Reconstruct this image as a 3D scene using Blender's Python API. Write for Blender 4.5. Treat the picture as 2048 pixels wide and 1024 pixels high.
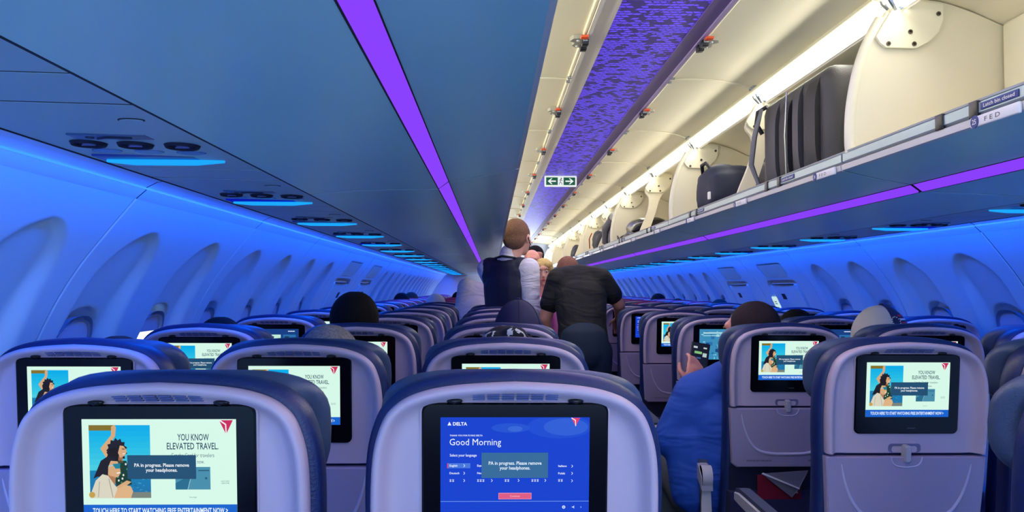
import bpy, bmesh, math, random
from mathutils import Vector, Matrix
random.seed(7)
SC = bpy.context.scene
COL = SC.collection
for o in list(bpy.data.objects): bpy.data.objects.remove(o)

# ------------------------------------------------------------------ camera
F_PX = 1627.0; VPX, VPY = 985.0, 576.0; ROLL = 0.0045
CAM = Vector((-0.512, 0.0, 1.30))
def cam_matrix():
    y = Vector((VPX-1024, 512-VPY, F_PX)).normalized()          # world +Y seen from the camera (right, up, forward)
    z = Vector((math.sin(ROLL), math.cos(ROLL), 0)); z = (z - y*z.dot(y)).normalized()
    x = y.cross(z)
    # sign: world x must point right
    if x.x < 0: x = -x
    # rows: camera axes expressed in the world
    R = Vector((x.x, y.x, z.x)); U = Vector((x.y, y.y, z.y)); Fw = Vector((x.z, y.z, z.z))
    return R, U, Fw
CR, CU, CF = cam_matrix()
cd = bpy.data.cameras.new('camera'); cam = bpy.data.objects.new('camera', cd); COL.objects.link(cam)
cd.sensor_width = 36; cd.lens = 36*F_PX/2048; cd.clip_start = 0.02; cd.clip_end = 100
B = -CF
cam.matrix_world = Matrix(((CR.x, CU.x, B.x, CAM.x), (CR.y, CU.y, B.y, CAM.y), (CR.z, CU.z, B.z, CAM.z), (0, 0, 0, 1)))
SC.camera = cam
def at(px, py, Y):
    d = CF*F_PX + CR*(px-1024) + CU*(512-py)
    return CAM + d*((Y-CAM.y)/d.y)

SC.view_settings.view_transform = 'Standard'; SC.view_settings.look = 'None'
SC.view_settings.gamma = 1; SC.view_settings.use_curve_mapping = False
SC.view_settings.exposure = 0.0

def L(r, g=None, b=None):
    if g is None: r, g, b = r
    f = lambda c: (c/255/12.92) if c/255 <= 0.04045 else ((c/255+0.055)/1.055)**2.4
    return (f(r), f(g), f(b))

# ------------------------------------------------------------------ world and large lights
w = bpy.data.worlds.new('world'); SC.world = w; w.use_nodes = True
w.node_tree.nodes['Background'].inputs[0].default_value = (*L(170, 202, 252), 1)
w.node_tree.nodes['Background'].inputs[1].default_value = 5.4
YB, YF = -2.4, 15.9                       # cabin from behind the camera to the forward bulkhead
def area(name, loc, size, size_y, color, power, direction, spread=180):
    l = bpy.data.lights.new(name, 'AREA'); l.shape = 'RECTANGLE'; l.size = size; l.size_y = size_y
    l.color = color; l.energy = power; l.spread = math.radians(spread)
    o = bpy.data.objects.new(name, l); COL.objects.link(o); o.location = loc
    d = Vector(direction).normalized()
    y = Vector((0, 1, 0)); zz = -d; xx = y.cross(zz).normalized()
    o.matrix_world = Matrix(((xx.x, y.x, zz.x, loc[0]), (xx.y, y.y, zz.y, loc[1]), (xx.z, y.z, zz.z, loc[2]), (0, 0, 0, 1)))
    return o
LEN = YF-YB-0.3; MID = (YB+YF)/2
BLUE = (0.0, 0.105, 1.0)
for s in (-1, 1):
    area('cove_light', (s*1.325, MID, 1.568), 0.03, LEN, BLUE, 210, (s*0.30, 0, -0.95), 165)        # sidewall wash
    area('bin_light', (s*0.575, MID, 2.062), 0.02, LEN, (1.0, 0.95, 0.84), 34, (-s*0.55, 0, -0.8), 170)   # LED strip over the bin opening
    area('bin_inner_light', (s*0.60, MID, 2.058), 0.02, LEN, (1.0, 0.93, 0.80), 5.5, (s*0.8, 0, -0.6), 170)
    area('bin_door_light', (s*0.560, MID, 2.085), 0.02, LEN, (1.0, 0.96, 0.80), 95, (-s*0.8, 0, 0.45), 170)
area('added_bulkhead_fill', (0, 14.6, 2.05), 2.4, 0.5, (0.80, 0.95, 1.0), 45, (0, 0.75, -0.65), 150)  # added fill that brightens the bulkhead so bin undersides catch its reflection
area('added_front_fill', (0.0, 15.6, 1.74), 0.9, 0.3, (0.80, 0.95, 1.0), 26, (0, -1, -0.001), 160)  # added fill facing aft, gives grazing highlights to the far bin undersides
area('ceiling_strip_light', (0, MID, 2.12), 0.2, LEN, (0.55, 0.45, 1.0), 40, (0, 0, -1), 170)

# ------------------------------------------------------------------ materials
MATS = {}
def mat(name, rgb, rough=0.5, metal=0.0, emit=0.0, noise=0.0, nscale=20, bump=0.0, bscale=200, coat=0.0, spec=0.5):
    if name in MATS: return MATS[name]
    m = bpy.data.materials.new(name); m.use_nodes = True; nt = m.node_tree; p = nt.nodes['Principled BSDF']
    c = L(rgb)
    p.inputs['Base Color'].default_value = (*c, 1); p.inputs['Roughness'].default_value = rough
    p.inputs['Metallic'].default_value = metal; p.inputs['Coat Weight'].default_value = coat
    p.inputs['Specular IOR Level'].default_value = spec
    if emit:
        p.inputs['Emission Color'].default_value = (*c, 1); p.inputs['Emission Strength'].default_value = emit
        p.inputs['Base Color'].default_value = (0.01, 0.01, 0.01, 1); p.inputs['Specular IOR Level'].default_value = 0.1
    tc = None
    if noise or bump:
        tc = nt.nodes.new('ShaderNodeTexCoord')
    if noise:
        n = nt.nodes.new('ShaderNodeTexNoise'); n.inputs['Scale'].default_value = nscale; n.inputs['Detail'].default_value = 3
        r = nt.nodes.new('ShaderNodeMix'); r.data_type = 'RGBA'
        a = tuple(x*(1-noise) for x in c); b = tuple(min(1, x*(1+noise)) for x in c)
        r.inputs[6].default_value = (*a, 1); r.inputs[7].default_value = (*b, 1)
        nt.links.new(tc.outputs['Object'], n.inputs['Vector']); nt.links.new(n.outputs[0], r.inputs[0])
        nt.links.new(r.outputs[2], p.inputs['Base Color'])
    if bump:
        n = nt.nodes.new('ShaderNodeTexNoise'); n.inputs['Scale'].default_value = bscale; n.inputs['Detail'].default_value = 2
        bm = nt.nodes.new('ShaderNodeBump'); bm.inputs['Strength'].default_value = bump; bm.inputs['Distance'].default_value = 0.002
        nt.links.new(tc.outputs['Object'], n.inputs['Vector']); nt.links.new(n.outputs[0], bm.inputs['Height'])
        nt.links.new(bm.outputs[0], p.inputs['Normal'])
    MATS[name] = m; return m
def emi(name, rgb, k=1.0): return mat(name, rgb, 0.6, emit=k)

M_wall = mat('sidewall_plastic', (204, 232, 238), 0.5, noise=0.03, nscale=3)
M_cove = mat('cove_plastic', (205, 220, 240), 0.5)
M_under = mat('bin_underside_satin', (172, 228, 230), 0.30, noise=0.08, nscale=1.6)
M_gap = mat('dark_gap', (14, 18, 48), 0.8)
M_hull = mat('hull_dark', (22, 26, 48), 0.9)
M_cream = mat('cream_plastic', (230, 224, 198), 0.45, noise=0.03, nscale=4)
M_creamd = mat('cream_edge', (238, 233, 206), 0.35)
M_steel = mat('brushed_steel', (150, 155, 160), 0.3, metal=0.8)
M_rail = mat('rail_grey', (140, 158, 172), 0.3, metal=0.45)
M_lip = mat('lip_white', (225, 222, 214), 0.35)
M_black = mat('black_plastic', (14, 14, 18), 0.35)
M_bolt = mat('bolt_grey', (105, 98, 88), 0.35, metal=0.7)
M_orange = mat('orange_flag', (235, 90, 45), 0.5)
M_white = mat('white_plastic', (228, 228, 228), 0.4)
M_navyp = mat('label_navy', (25, 50, 120), 0.5)
M_purple = emi('purple_light', (138, 62, 250), 1.0)
M_purple2 = emi('purple_light_pale', (150, 75, 255), 1.15)
M_led = emi('warm_led', (255, 248, 228), 2.2)
M_cyan = emi('cyan_light_bar', (20, 150, 255), 1.3)
M_deepblue = emi('deep_blue_recess', (0, 12, 190), 0.8)
M_lamp = emi('reading_lamp', (255, 245, 215), 2.5)
M_shell = mat('seat_shell_plastic', (196, 176, 190), 0.42, bump=0.08, bscale=900)
M_tray = mat('tray_plastic', (166, 152, 176), 0.5, bump=0.06, bscale=900)
M_groove = mat('tray_ridge_plastic', (200, 190, 212), 0.4)
M_leather = mat('navy_leather', (20, 37, 88), 0.42, bump=0.35, bscale=260, noise=0.12, nscale=9)
M_head = mat('slate_leather', (62, 78, 108), 0.42, bump=0.3, bscale=260)
M_bezel = mat('monitor_gloss_black', (7, 7, 14), 0.16, spec=0.25)
M_arm = mat('armrest_plastic', (176, 174, 180), 0.4)
M_armtop = mat('armrest_pad', (64, 72, 96), 0.5)
M_pocket = mat('pocket_fabric', (16, 24, 66), 0.8, bump=0.4, bscale=500)
M_metal = mat('seat_frame_metal', (90, 92, 100), 0.4, metal=0.7)
M_carpet = mat('carpet_navy', (22, 28, 58), 0.95, noise=0.25, nscale=60)

# ------------------------------------------------------------------ geometry helpers
class MB:
    def __init__(s): s.v = []; s.f = []; s.m = []
    def add(s, vs, fs, m=0):
        o = len(s.v); s.v += [tuple(p) for p in vs]
        for f in fs: s.f.append(tuple(i+o for i in f)); s.m.append(m)
    def box(s, x0, x1, y0, y1, z0, z1, m=0, b=0.0):
        if b <= 0:
            vs = [(x, y, z) for z in (z0, z1) for y in (y0, y1) for x in (x0, x1)]
            s.add(vs, [(0, 2, 3, 1), (4, 5, 7, 6), (0, 1, 5, 4), (2, 6, 7, 3), (0, 4, 6, 2), (1, 3, 7, 5)], m); return
        bm = bmesh.new(); bmesh.ops.create_cube(bm, size=1)
        for v in bm.verts: v.co = Vector(((x0+x1)/2+v.co.x*(x1-x0), (y0+y1)/2+v.co.y*(y1-y0), (z0+z1)/2+v.co.z*(z1-z0)))
        bmesh.ops.bevel(bm, geom=bm.edges[:], offset=b, segments=3, profile=0.5, affect='EDGES')
        s.bm(bm, m)
    def bm(s, bm, m=0, M=None):
        bm.verts.ensure_lookup_table()
        for i, v in enumerate(bm.verts): v.index = i
        s.add([(M @ v.co) if M else v.co for v in bm.verts], [[v.index for v in f.verts] for f in bm.faces], m); bm.free()
    def loft(s, rings, m=0, closed=True, caps=True):
        n = len(rings[0]); vs = [p for r in rings for p in r]; fs = []
        for i in range(len(rings)-1):
            for j in range(n if closed else n-1):
                k = (j+1) % n; fs.append((i*n+j, i*n+k, (i+1)*n+k, (i+1)*n+j))
        if caps and closed: fs.append(tuple(range(n))[::-1]); fs.append(tuple((len(rings)-1)*n+j for j in range(n)))
        s.add(vs, fs, m)
    def tube(s, path, r, n=8, m=0, flat=1.0):
        path = [Vector(p) for p in path]; rings = []
        rs = r if isinstance(r, (list, tuple)) else [r]*len(path)
        a = None
        for i, p in enumerate(path):
            t = (path[min(i+1, len(path)-1)]-path[max(i-1, 0)]).normalized()
            if a is None:
                a = t.cross(Vector((0, 0, 1)))
                if a.length < 0.3: a = t.cross(Vector((1, 0, 0)))
            else: a = a-t*a.dot(t)
            a.normalize(); b = a.cross(t).normalized()
            rings.append([p+(a*math.cos(q)+b*math.sin(q)*flat)*rs[i] for q in [2*math.pi*k/n for k in range(n)]])
        s.loft(rings, m)
    def disc(s, c, nrm, r, th, n=20, m=0, ry=None):
        c = Vector(c); nrm = Vector(nrm).normalized(); a = nrm.cross(Vector((0, 1, 0)));
        if a.length < 0.1: a = nrm.cross(Vector((1, 0, 0)))
        a.normalize(); b = nrm.cross(a); ry = ry or r
        rings = [[c+nrm*h+a*math.cos(q)*r+b*math.sin(q)*ry for q in [2*math.pi*k/n for k in range(n)]] for h in (0, th)]
        s.loft(rings, m)
    def prism(s, pts, y0, y1, m=0, axis='y'):
        if axis == 'y': R = [[(p[0], y, p[1]) for p in pts] for y in (y0, y1)]
        elif axis == 'x': R = [[(y, p[0], p[1]) for p in pts] for y in (y0, y1)]
        else: R = [[(p[0], p[1], y) for p in pts] for y in (y0, y1)]
        s.loft(R, m)
    def ell(s, c, r, m=0, n=20, k=14, M=None):
        c = Vector(c); rings = []
        for i in range(1, k):
            t = math.pi*i/k
            rings.append([Vector((r[0]*math.sin(t)*math.cos(q), r[1]*math.sin(t)*math.sin(q), -r[2]*math.cos(t))) for q in [2*math.pi*j/n for j in range(n)]])
        rings = [[(M @ p if M else p)+c for p in R] for R in rings]
        s.loft(rings, m)
    def build(s, name, mats, parent=None, smooth=40, fix=True, loc=None):
        me = bpy.data.meshes.new(name); me.from_pydata(s.v, [], s.f)
        for mt in (mats if isinstance(mats, (list, tuple)) else [mats]): me.materials.append(mt)
        for p, k in zip(me.polygons, s.m): p.material_index = k
        if fix:
            bm = bmesh.new(); bm.from_mesh(me); bmesh.ops.recalc_face_normals(bm, faces=bm.faces[:]); bm.to_mesh(me); bm.free()
        if smooth:
            for p in me.polygons: p.use_smooth = True
            me.set_sharp_from_angle(angle=math.radians(smooth))
        return put(name, me, parent, loc)
def put(name, me, parent=None, loc=None):
    o = bpy.data.objects.new(name, me); COL.objects.link(o)
    if parent: o.parent = parent
    if loc: o.location = loc
    return o
def empty(name, loc=(0, 0, 0), label=None, cat=None, group=None):
    o = bpy.data.objects.new(name, None); COL.objects.link(o); o.location = loc; o.empty_display_size = 0.1
    if label: tag(o, label, cat, group)
    return o
def tag(o, label, cat, group=None):
    o['label'] = label; o['category'] = cat
    if group: o['group'] = group
    return o
def struct(o, label=None):
    o['kind'] = 'structure'
    if label: o['label'] = label
    return o
def copy_tree(o, parent=None):
    c = o.copy(); COL.objects.link(c); c.parent = parent
    for ch in list(o.children): copy_tree(ch, c)
    return c
def cr(pts, n=6):                      # Catmull-Rom through 2-D / 3-D points
    pts = [Vector(p) for p in pts]; out = []
    for i in range(len(pts)-1):
        p0 = pts[max(i-1, 0)]; p1 = pts[i]; p2 = pts[i+1]; p3 = pts[min(i+2, len(pts)-1)]
        for k in range(n):
            t = k/n
            out.append(0.5*((2*p1)+(p2-p0)*t+(2*p0-5*p1+4*p2-p3)*t*t+(3*p1-p0-3*p2+p3)*t**3))
    out.append(pts[-1]); return out
def text_geo(mb, s, x, y, h, m, align='C', width=None, P=None, bold=0.0, depth=0.0):
    """flat lettering: x, y in the plane, P maps (u, w, v) to 3-D"""
    cu = bpy.data.curves.new('t', 'FONT'); cu.body = s; cu.align_x = {'C': 'CENTER', 'L': 'LEFT', 'R': 'RIGHT'}[align]
    cu.size = 1; cu.offset = bold; cu.resolution_u = 2
    ob = bpy.data.objects.new('t', cu); COL.objects.link(ob)
    bpy.context.view_layer.update()
    dg = bpy.context.evaluated_depsgraph_get(); me = bpy.data.meshes.new_from_object(ob.evaluated_get(dg))
    if len(me.vertices):
        xs = [v.co.x for v in me.vertices]; wd = max(xs)-min(xs)
        k = h/0.72; kx = k if width is None else width/max(wd, 1e-6)
        vs = [P(x+v.co.x*kx, y+v.co.y*k, depth) for v in me.vertices]
        mb.add(vs, [list(p.vertices) for p in me.polygons], m)
    bpy.data.objects.remove(ob); bpy.data.curves.remove(cu); bpy.data.meshes.remove(me)

# ------------------------------------------------------------------ cabin shell
WALL = [(1.322, 1.566), (1.350, 1.577), (1.385, 1.572), (1.412, 1.558), (1.414, 1.551), (1.440, 1.528), (1.478, 1.482), (1.525, 1.424), (1.570, 1.366),
        (1.606, 1.312), (1.635, 1.262), (1.662, 1.208), (1.684, 1.158), (1.712, 1.080), (1.738, 0.98), (1.755, 0.88), (1.765, 0.75), (1.755, 0.55), (1.70, 0.30), (1.58, 0.02)]
WP = [p for p in cr([(a, b, 0) for a, b in WALL[5:]], 8)]
PITCH = 1.067; JOINT = 2.13
def ss(a, b, t):
    t = max(0, min(1, (t-a)/(b-a))); return t*t*(3-2*t)
def scallop(y, z):
    """depth of the tall hollow above each window; y measured from the hollow's centre"""
    top = 1.452; a = 0.165
    if z > 1.30: q = max(0, 1-((z-1.30)/(top-1.30))**2); hw = a*math.sqrt(q)
    else: hw = a+0.03*min(1, (1.30-z)/0.3)
    d = hw-abs(y)
    dz = top-z
    if d <= 0 or dz <= 0: return 0
    edge = ss(0, 0.055, d)
    return 0.042*edge*(0.35+0.65*ss(0, 0.30, dz))*(1-ss(0.95, 0.65, z) if z < 0.95 else 1)
def window_cut(y, z):
    cz, hh, hw = 1.045, 0.178, 0.128
    r = (abs(y)/hw)**2.6+(abs(z-cz)/hh)**2.6
    return 0.034*(1-ss(0.80, 1.02, r))
def rr(u, w, hu, hw, r):               # rounded-rectangle signed distance
    qx = abs(u)-(hu-r); qz = abs(w)-(hw-r)
    return math.hypot(max(qx, 0), max(qz, 0))+min(max(qx, qz), 0)-r
def door_cut(y, z):
    d = 0
    s1 = rr(y, z-1.02, 0.30, 0.335, 0.05)
    if s1 > 0: d += -0.010*ss(0.05, 0.0, s1)*0
    d += 0.018*ss(0.006, -0.004, s1)*ss(-0.03, -0.018, s1)          # groove round the hatch
    s2 = rr(y-0.0, z-1.435, 0.25, 0.045, 0.02)
    d += 0.035*ss(0.004, -0.022, s2)                                # grip recess above
    return d
def wall_side(s):
    mb = MB(); back = MB()
    n0 = math.floor((YB-JOINT)/PITCH); n1 = math.ceil((YF-JOINT)/PITCH)
    nrm = []
    for i, p in enumerate(WP):
        t = (WP[min(i+1, len(WP)-1)]-WP[max(i-1, 0)]).normalized(); nrm.append((-t.y, t.x))
    for k in range(n0, n1):
        y0 = JOINT+k*PITCH+0.003; y1 = JOINT+(k+1)*PITCH-0.003
        if y0 > YF: break
        isdoor = k in (3, 4)
        far = y0 > 8.5 or y1 < 0.5
        ny = 36 if far else 100
        ys = [y0, y0+0.004]+[y0+0.004+(y1-y0-0.008)*j/ny for j in range(1, ny)]+[y1-0.004, y1]
        vs = []; 
        for j, y in enumerate(ys):
            e = -0.006 if j in (0, len(ys)-1) else 0
            for i, p in enumerate(WP):
                if isdoor: dd = door_cut(y-(y0+y1)/2, p.y)
                else:
                    dd = 0
                    for c in (y0-0.003+PITCH*0.25, y0-0.003+PITCH*0.75): dd += scallop(y-c, p.y)+window_cut(y-c, p.y)
                dd -= e
                sg = 1
                nx, nz = nrm[i]
                if nx < 0: nx, nz = -nx, -nz
                vs.append((s*(p.x+nx*dd*sg), min(y, YF), p.y+nz*dd))
        m = len(WP)
        mb.add(vs, [(j*m+i, j*m+i+1, (j+1)*m+i+1, (j+1)*m+i) for j in range(len(ys)-1) for i in range(m-1)])
        # cove section of the same panel
        C = WALL[:6]; cv = [(s*x, y, z) for y in (y0, y1) for x, z in C]; q = len(C)
        mb.add(cv, [(i, i+1, q+i+1, q+i) for i in range(q-1)], 1)
    for p in (WP,):
        m = len(p); vs = [(s*(q.x+0.016), y, q.y) for y in (YB, YF) for q in p]
        back.add(vs, [(i, i+1, m+i+1, m+i) for i in range(m-1)])
    nm = 'wall_left' if s < 0 else 'wall_right'
    o = mb.build(nm, [M_wall, M_cove], smooth=50); struct(o)
    # dark backing right behind the joints only
    bk = MB()
    for k in range(n0, n1+1):
        y = JOINT+k*PITCH
        if y > YF: break
        m = len(WP); vs = [(s*(q.x+0.005), y+e, q.y) for e in (-0.006, 0.006) for q in WP]
        bk.add(vs, [(i, i+1, m+i+1, m+i) for i in range(m-1)])
    struct(bk.build('trim_1' if s < 0 else 'trim_2', M_gap, fix=False))
for s in (-1, 1): wall_side(s)

# outer hull, floor, bulkhead
mb = MB()
prof = [(1.9, 0.0), (1.98, 0.8), (1.95, 1.4), (1.7, 2.0), (1.2, 2.4), (0, 2.6)]
prof = prof+[(-x, z) for x, z in prof[-2::-1]]
vs = [(x, y, z) for y in (YB, YF+0.02) for x, z in prof]; m = len(prof)
mb.add(vs, [(i, i+1, m+i+1, m+i) for i in range(m-1)])
struct(mb.build('ceiling', M_hull, fix=False))
mb = MB(); mb.box(-1.95, 1.95, YB, YF, -0.03, 0.0); struct(mb.build('floor', M_carpet, smooth=0))
mb = MB(); mb.box(-1.95, 1.95, YF, YF+0.04, 0, 2.6)
struct(mb.build('wall_front', mat('bulkhead_laminate', (190, 200, 225), 0.5), smooth=0))
mb = MB(); mb.add([(-1.38, YF-0.012, 0.9), (0.3, YF-0.012, 0.9), (0.3, YF-0.012, 1.86), (-0.30, YF-0.012, 1.56), (-1.38, YF-0.012, 1.06)], [(0, 1, 2, 3, 4)])
struct(mb.build('trim_3', mat('bulkhead_pale', (240, 236, 230), 0.5), smooth=0))

# ceiling centre panel with the woven pattern
def pattern_material():
    m = bpy.data.materials.new('woven_ceiling_pattern'); m.use_nodes = True; nt = m.node_tree; N = nt.nodes; K = nt.links.new
    p = N['Principled BSDF']; p.inputs['Roughness'].default_value = 0.4
    tc = N.new('ShaderNodeTexCoord'); sx = N.new('ShaderNodeSeparateXYZ'); K(tc.outputs['Object'], sx.inputs[0])
    def mt(op, a, b=None, c=None):
        n = N.new('ShaderNodeMath'); n.operation = op
        for i, q in enumerate((a, b, c)):
            if q is None: continue
            if isinstance(q, (int, float)): n.inputs[i].default_value = q
            else: K(q, n.inputs[i])
        return n.outputs[0]
    v = mt('DIVIDE', sx.outputs['Y'], 0.0215); row = mt('FLOOR', v); fv = mt('FRACT', v)
    par = mt('MODULO', mt('ABSOLUTE', row), 2)                     # 0 / 1
    sign = mt('SUBTRACT', mt('MULTIPLY', par, 2), 1)
    sk = mt('MULTIPLY', mt('MULTIPLY', sign, fv), 0.55)
    u = mt('ADD', mt('DIVIDE', sx.outputs['X'], 0.0240), sk)
    colm = mt('FLOOR', u); fu = mt('FRACT', u)
    cx = N.new('ShaderNodeCombineXYZ'); K(colm, cx.inputs[0]); K(row, cx.inputs[1])
    wn = N.new('ShaderNodeTexWhiteNoise'); wn.noise_dimensions = '2D'; K(cx.outputs[0], wn.inputs['Vector'])
    nz = N.new('ShaderNodeTexNoise'); nz.inputs['Scale'].default_value = 19; K(tc.outputs['Object'], nz.inputs['Vector'])
    lit = mt('GREATER_THAN', mt('ADD', mt('MULTIPLY', wn.outputs['Value'], 0.55), nz.outputs[0]), 0.665)
    inu = mt('MULTIPLY', mt('GREATER_THAN', fu, 0.075), mt('LESS_THAN', fu, 0.925))
    inv = mt('MULTIPLY', mt('GREATER_THAN', fv, 0.17), mt('LESS_THAN', fv, 0.83))
    fac = mt('MULTIPLY', lit, mt('MULTIPLY', inu, inv))
    mx = N.new('ShaderNodeMix'); mx.data_type = 'RGBA'; K(fac, mx.inputs[0])
    mx.inputs[6].default_value = (*L(46, 34, 104), 1); mx.inputs[7].default_value = (*L(100, 70, 255), 1)
    K(mx.outputs[2], p.inputs['Emission Color']); p.inputs['Emission Strength'].default_value = 0.95
    p.inputs['Base Color'].default_value = (0.03, 0.02, 0.05, 1)
    return m
mb = MB(); mb.box(-0.132, 0.132, YB, YF, 2.151, 2.165)
struct(mb.build('ceiling_1', pattern_material(), smooth=0))
for s, nm, mt_ in ((-1, 'trim_4', mat('ledge_led_lit', (240, 234, 220), 0.4)), (1, 'trim_5', mat('ledge_shaded', (112, 92, 160), 0.45))):  # left ledge's LED light and right ledge's purple shade put into the colours
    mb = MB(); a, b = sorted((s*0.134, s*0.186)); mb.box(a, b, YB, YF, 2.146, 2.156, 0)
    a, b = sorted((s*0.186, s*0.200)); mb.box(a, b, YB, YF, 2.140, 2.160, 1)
    struct(mb.build(nm, [mt_, mat('ledge_lip_led_lit' if s < 0 else 'ledge_lip_shaded', (240, 236, 225) if s < 0 else (168, 150, 205), 0.4)], smooth=0))

# ------------------------------------------------------------------ overhead bins
BL = 2.2; BIN0 = -0.01
UND1 = [(1.0015, 1.549), (0.95, 1.555), (0.87, 1.5605), (0.78, 1.5640), (0.659, 1.5660)]
UND2 = [(0.630, 1.5868), (0.59, 1.593), (0.54, 1.602), (0.49, 1.613), (0.462, 1.6195), (0.446, 1.623)]
def strip(mb, pts, y0, y1, s, m=0, th=0.012):
    pts = [Vector((p[0], p[1], 0)) for p in pts]; off = []
    for i, p in enumerate(pts):
        t = (pts[min(i+1, len(pts)-1)]-pts[max(i-1, 0)]).normalized(); off.append(Vector((p.x+t.y*th, p.y-t.x*th, 0)))
    poly = [(s*p.x, p.y) for p in pts]+[(s*p.x, p.y) for p in off[::-1]]
    mb.prism(poly, y0, y1, m)
FRONT = [(0.462, 1.650), (0.458, 1.70), (0.460, 1.77), (0.470, 1.84), (0.487, 1.91), (0.512, 1.975), (0.545, 2.035)]
DIV = FRONT+[(0.575, 2.075), (0.62, 2.088), (0.70, 2.082), (0.78, 2.058), (0.86, 2.024), (0.95, 1.985), (1.02, 1.93), (1.05, 1.85), (1.055, 1.72), (1.055, 1.650)]
PLATE = [(0.520, 1.982), (0.530, 1.965), (0.546, 1.952), (0.628, 1.951), (0.662, 1.968), (0.690, 1.995), (0.703, 2.03), (0.703, 2.072), (0.60, 2.084), (0.575, 2.073)]
BOLTS = [(0.552, 1.962), (0.622, 1.962), (0.612, 1.995), (0.690, 2.045)]
def make_bin(s):
    root = empty('overhead_bin')
    y0, y1 = 0.004, BL-0.004
    mb = MB(); strip(mb, UND1, y0, y1, s, 0, 0.010); strip(mb, UND2, y0, y1, s, 0, 0.010)
    mb.build('bin_underside', M_under, root, smooth=60)
    mb = MB(); strip(mb, [(0.6575, 1.5664), (0.6315, 1.5862)], y0+0.006, y1-0.006, s, 0, 0.006); mb.build('purple_light_strip', M_purple, root)
    mb = MB(); strip(mb, [(0.6600, 1.5653), (0.6575, 1.5655)], y0, y1, s, 0, 0.006); strip(mb, [(0.6318, 1.5855), (0.6298, 1.5863)], y0, y1, s, 0, 0.006)
    mb.build('light_trim', M_gap, root)
    for ya, yb in ((0.0002, 0.0042), (BL-0.0042, BL-0.0002)):
        mb = MB(); strip(mb, [(x, z+0.0006) for x, z in UND1+UND2], ya, yb, s, 0, 0.006); mb.build('joint_seal', M_gap, root)
    # white lip and grey latch rail with clips
    mb = MB(); mb.prism([(s*0.447, 1.6215), (s*0.440, 1.624), (s*0.438, 1.637), (s*0.443, 1.641), (s*0.50, 1.641), (s*0.50, 1.630), (s*0.46, 1.626)], y0, y1); mb.build('front_lip', M_lip, root)
    mb = MB(); mb.prism([(s*0.447, 1.645), (s*0.4415, 1.648), (s*0.4415, 1.668), (s*0.447, 1.672), (s*0.458, 1.672), (s*0.462, 1.645)], y0, y1)
    rail = mb.build('latch_rail', M_rail, root)
    mb = MB(); mb.prism([(s*0.4455, 1.672), (s*0.443, 1.6755), (s*0.452, 1.678), (s*0.464, 1.675), (s*0.464, 1.671)], y0, y1); mb.build('rail_cap', M_lip, root)
    for c in (0.55, 1.65):
        for dy in (0.062, -0.062):
            mb = MB(); mb.box(*sorted((s*0.4375, s*0.4465)), c+dy-0.014, c+dy+0.014, 1.640, 1.673, 0, 0.002); mb.build('rail_clip', M_black, rail)
        mb = MB(); a, b = sorted((s*0.4395, s*0.4412)); mb.box(a, b, c-0.20, c-0.085, 1.651, 1.665, 0, 0.0006); lab = mb.build('rail_label', M_navyp, rail)
        lab['label'] = 'navy blue sticker with white writing'
        mb = MB(); P = (lambda u, w, v: (s*(0.4391-v), c-0.1425-s*(-1)*u*(-1) if False else c-0.1425+(-u if s > 0 else u), w))
        text_geo(mb, 'Latch bin closed', 0, 1.6545, 0.0075, 0, 'C', 0.095, P, 0.01); mb.build('lettering', M_white, lab, smooth=0, fix=False)
    # interior: floor, back, top in one moulding
    inner = [(0.470, 1.645), (1.05, 1.645), (1.062, 1.70), (1.058, 1.84), (1.03, 1.93), (0.95, 1.99), (0.86, 2.028), (0.78, 2.064), (0.70, 2.088), (0.625, 2.096)]
    mb = MB(); strip(mb, inner, y0, y1, s, 0, 0.012); mb.build('bin_interior', M_cream, root, smooth=50)
    # LED lamp along the hinge line
    mb = MB(); mb.prism([(s*0.598, 2.062), (s*0.566, 2.066), (s*0.560, 2.074), (s*0.560, 2.084), (s*0.604, 2.080)], y0+0.01, y1-0.01)
    mb.build('lamp_strip', M_led, root)
    mb = MB(); arc = [(0.556+0.024*math.cos(a), 2.096+0.022*math.sin(a)) for a in [math.radians(d) for d in range(-60, 200, 20)]]
    mb.prism([(s*x, z) for x, z in arc], y0, y1); mb.build('hinge_cover', M_creamd, root, smooth=60)
    mb = MB(); strip(mb, [(0.597, 2.0615), (0.606, 2.0600), (0.612, 2.0665)], y0, y1, s, 0, 0.003); mb.build('lamp_edge', M_lip, root)
    # end divider (at the far end) and middle support arm
    def plate(yn, parent):
        mb = MB(); mb.prism([(s*x, z) for x, z in PLATE], yn-0.012, yn-0.001)
        o = mb.build('hinge_plate', M_creamd, parent, smooth=30)
        for bx, bz in BOLTS:
            q = MB(); q.disc((s*bx, yn-0.0118, bz), (0, -1, 0), 0.0062, 0.003, 12); q.disc((s*bx, yn-0.0146, bz), (0, -1, 0), 0.003, 0.0006, 6, 1)
            q.build('bolt', [M_bolt, M_black], o)
    def divider(yc, th=0.026):
        mb = MB(); fr = [(p.x, p.y) for p in cr([(a, b, 0) for a, b in DIV], 4)]
        mb.prism([(s*x, z) for x, z in fr], yc-th/2, yc+th/2)
        d = mb.build('end_divider', M_cream, root, smooth=50)
        e = MB(); ed = cr([(a, b, 0) for a, b in FRONT], 5)
        e.tube([(s*(p.x-0.002), yc, p.y) for p in ed], 0.0155, 10); e.build('divider_edge', M_creamd, d, smooth=80)
        plate(yc-th/2, d)
    divider(BL-0.021)
    mid = BL/2
    mb = MB(); st = [(0.470, 1.650), (0.497, 1.72), (0.530, 1.80), (0.548, 1.87), (0.545, 1.92), (0.520, 1.965), (0.56, 2.05), (0.60, 2.085), (0.70, 2.075), (0.69, 1.99), (0.64, 1.94), (0.618, 1.90), (0.602, 1.85), (0.580, 1.78), (0.552, 1.70), (0.535, 1.650)]
    fr = [(p.x, p.y) for p in cr([(a, b, 0) for a, b in st], 4)]
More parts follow.
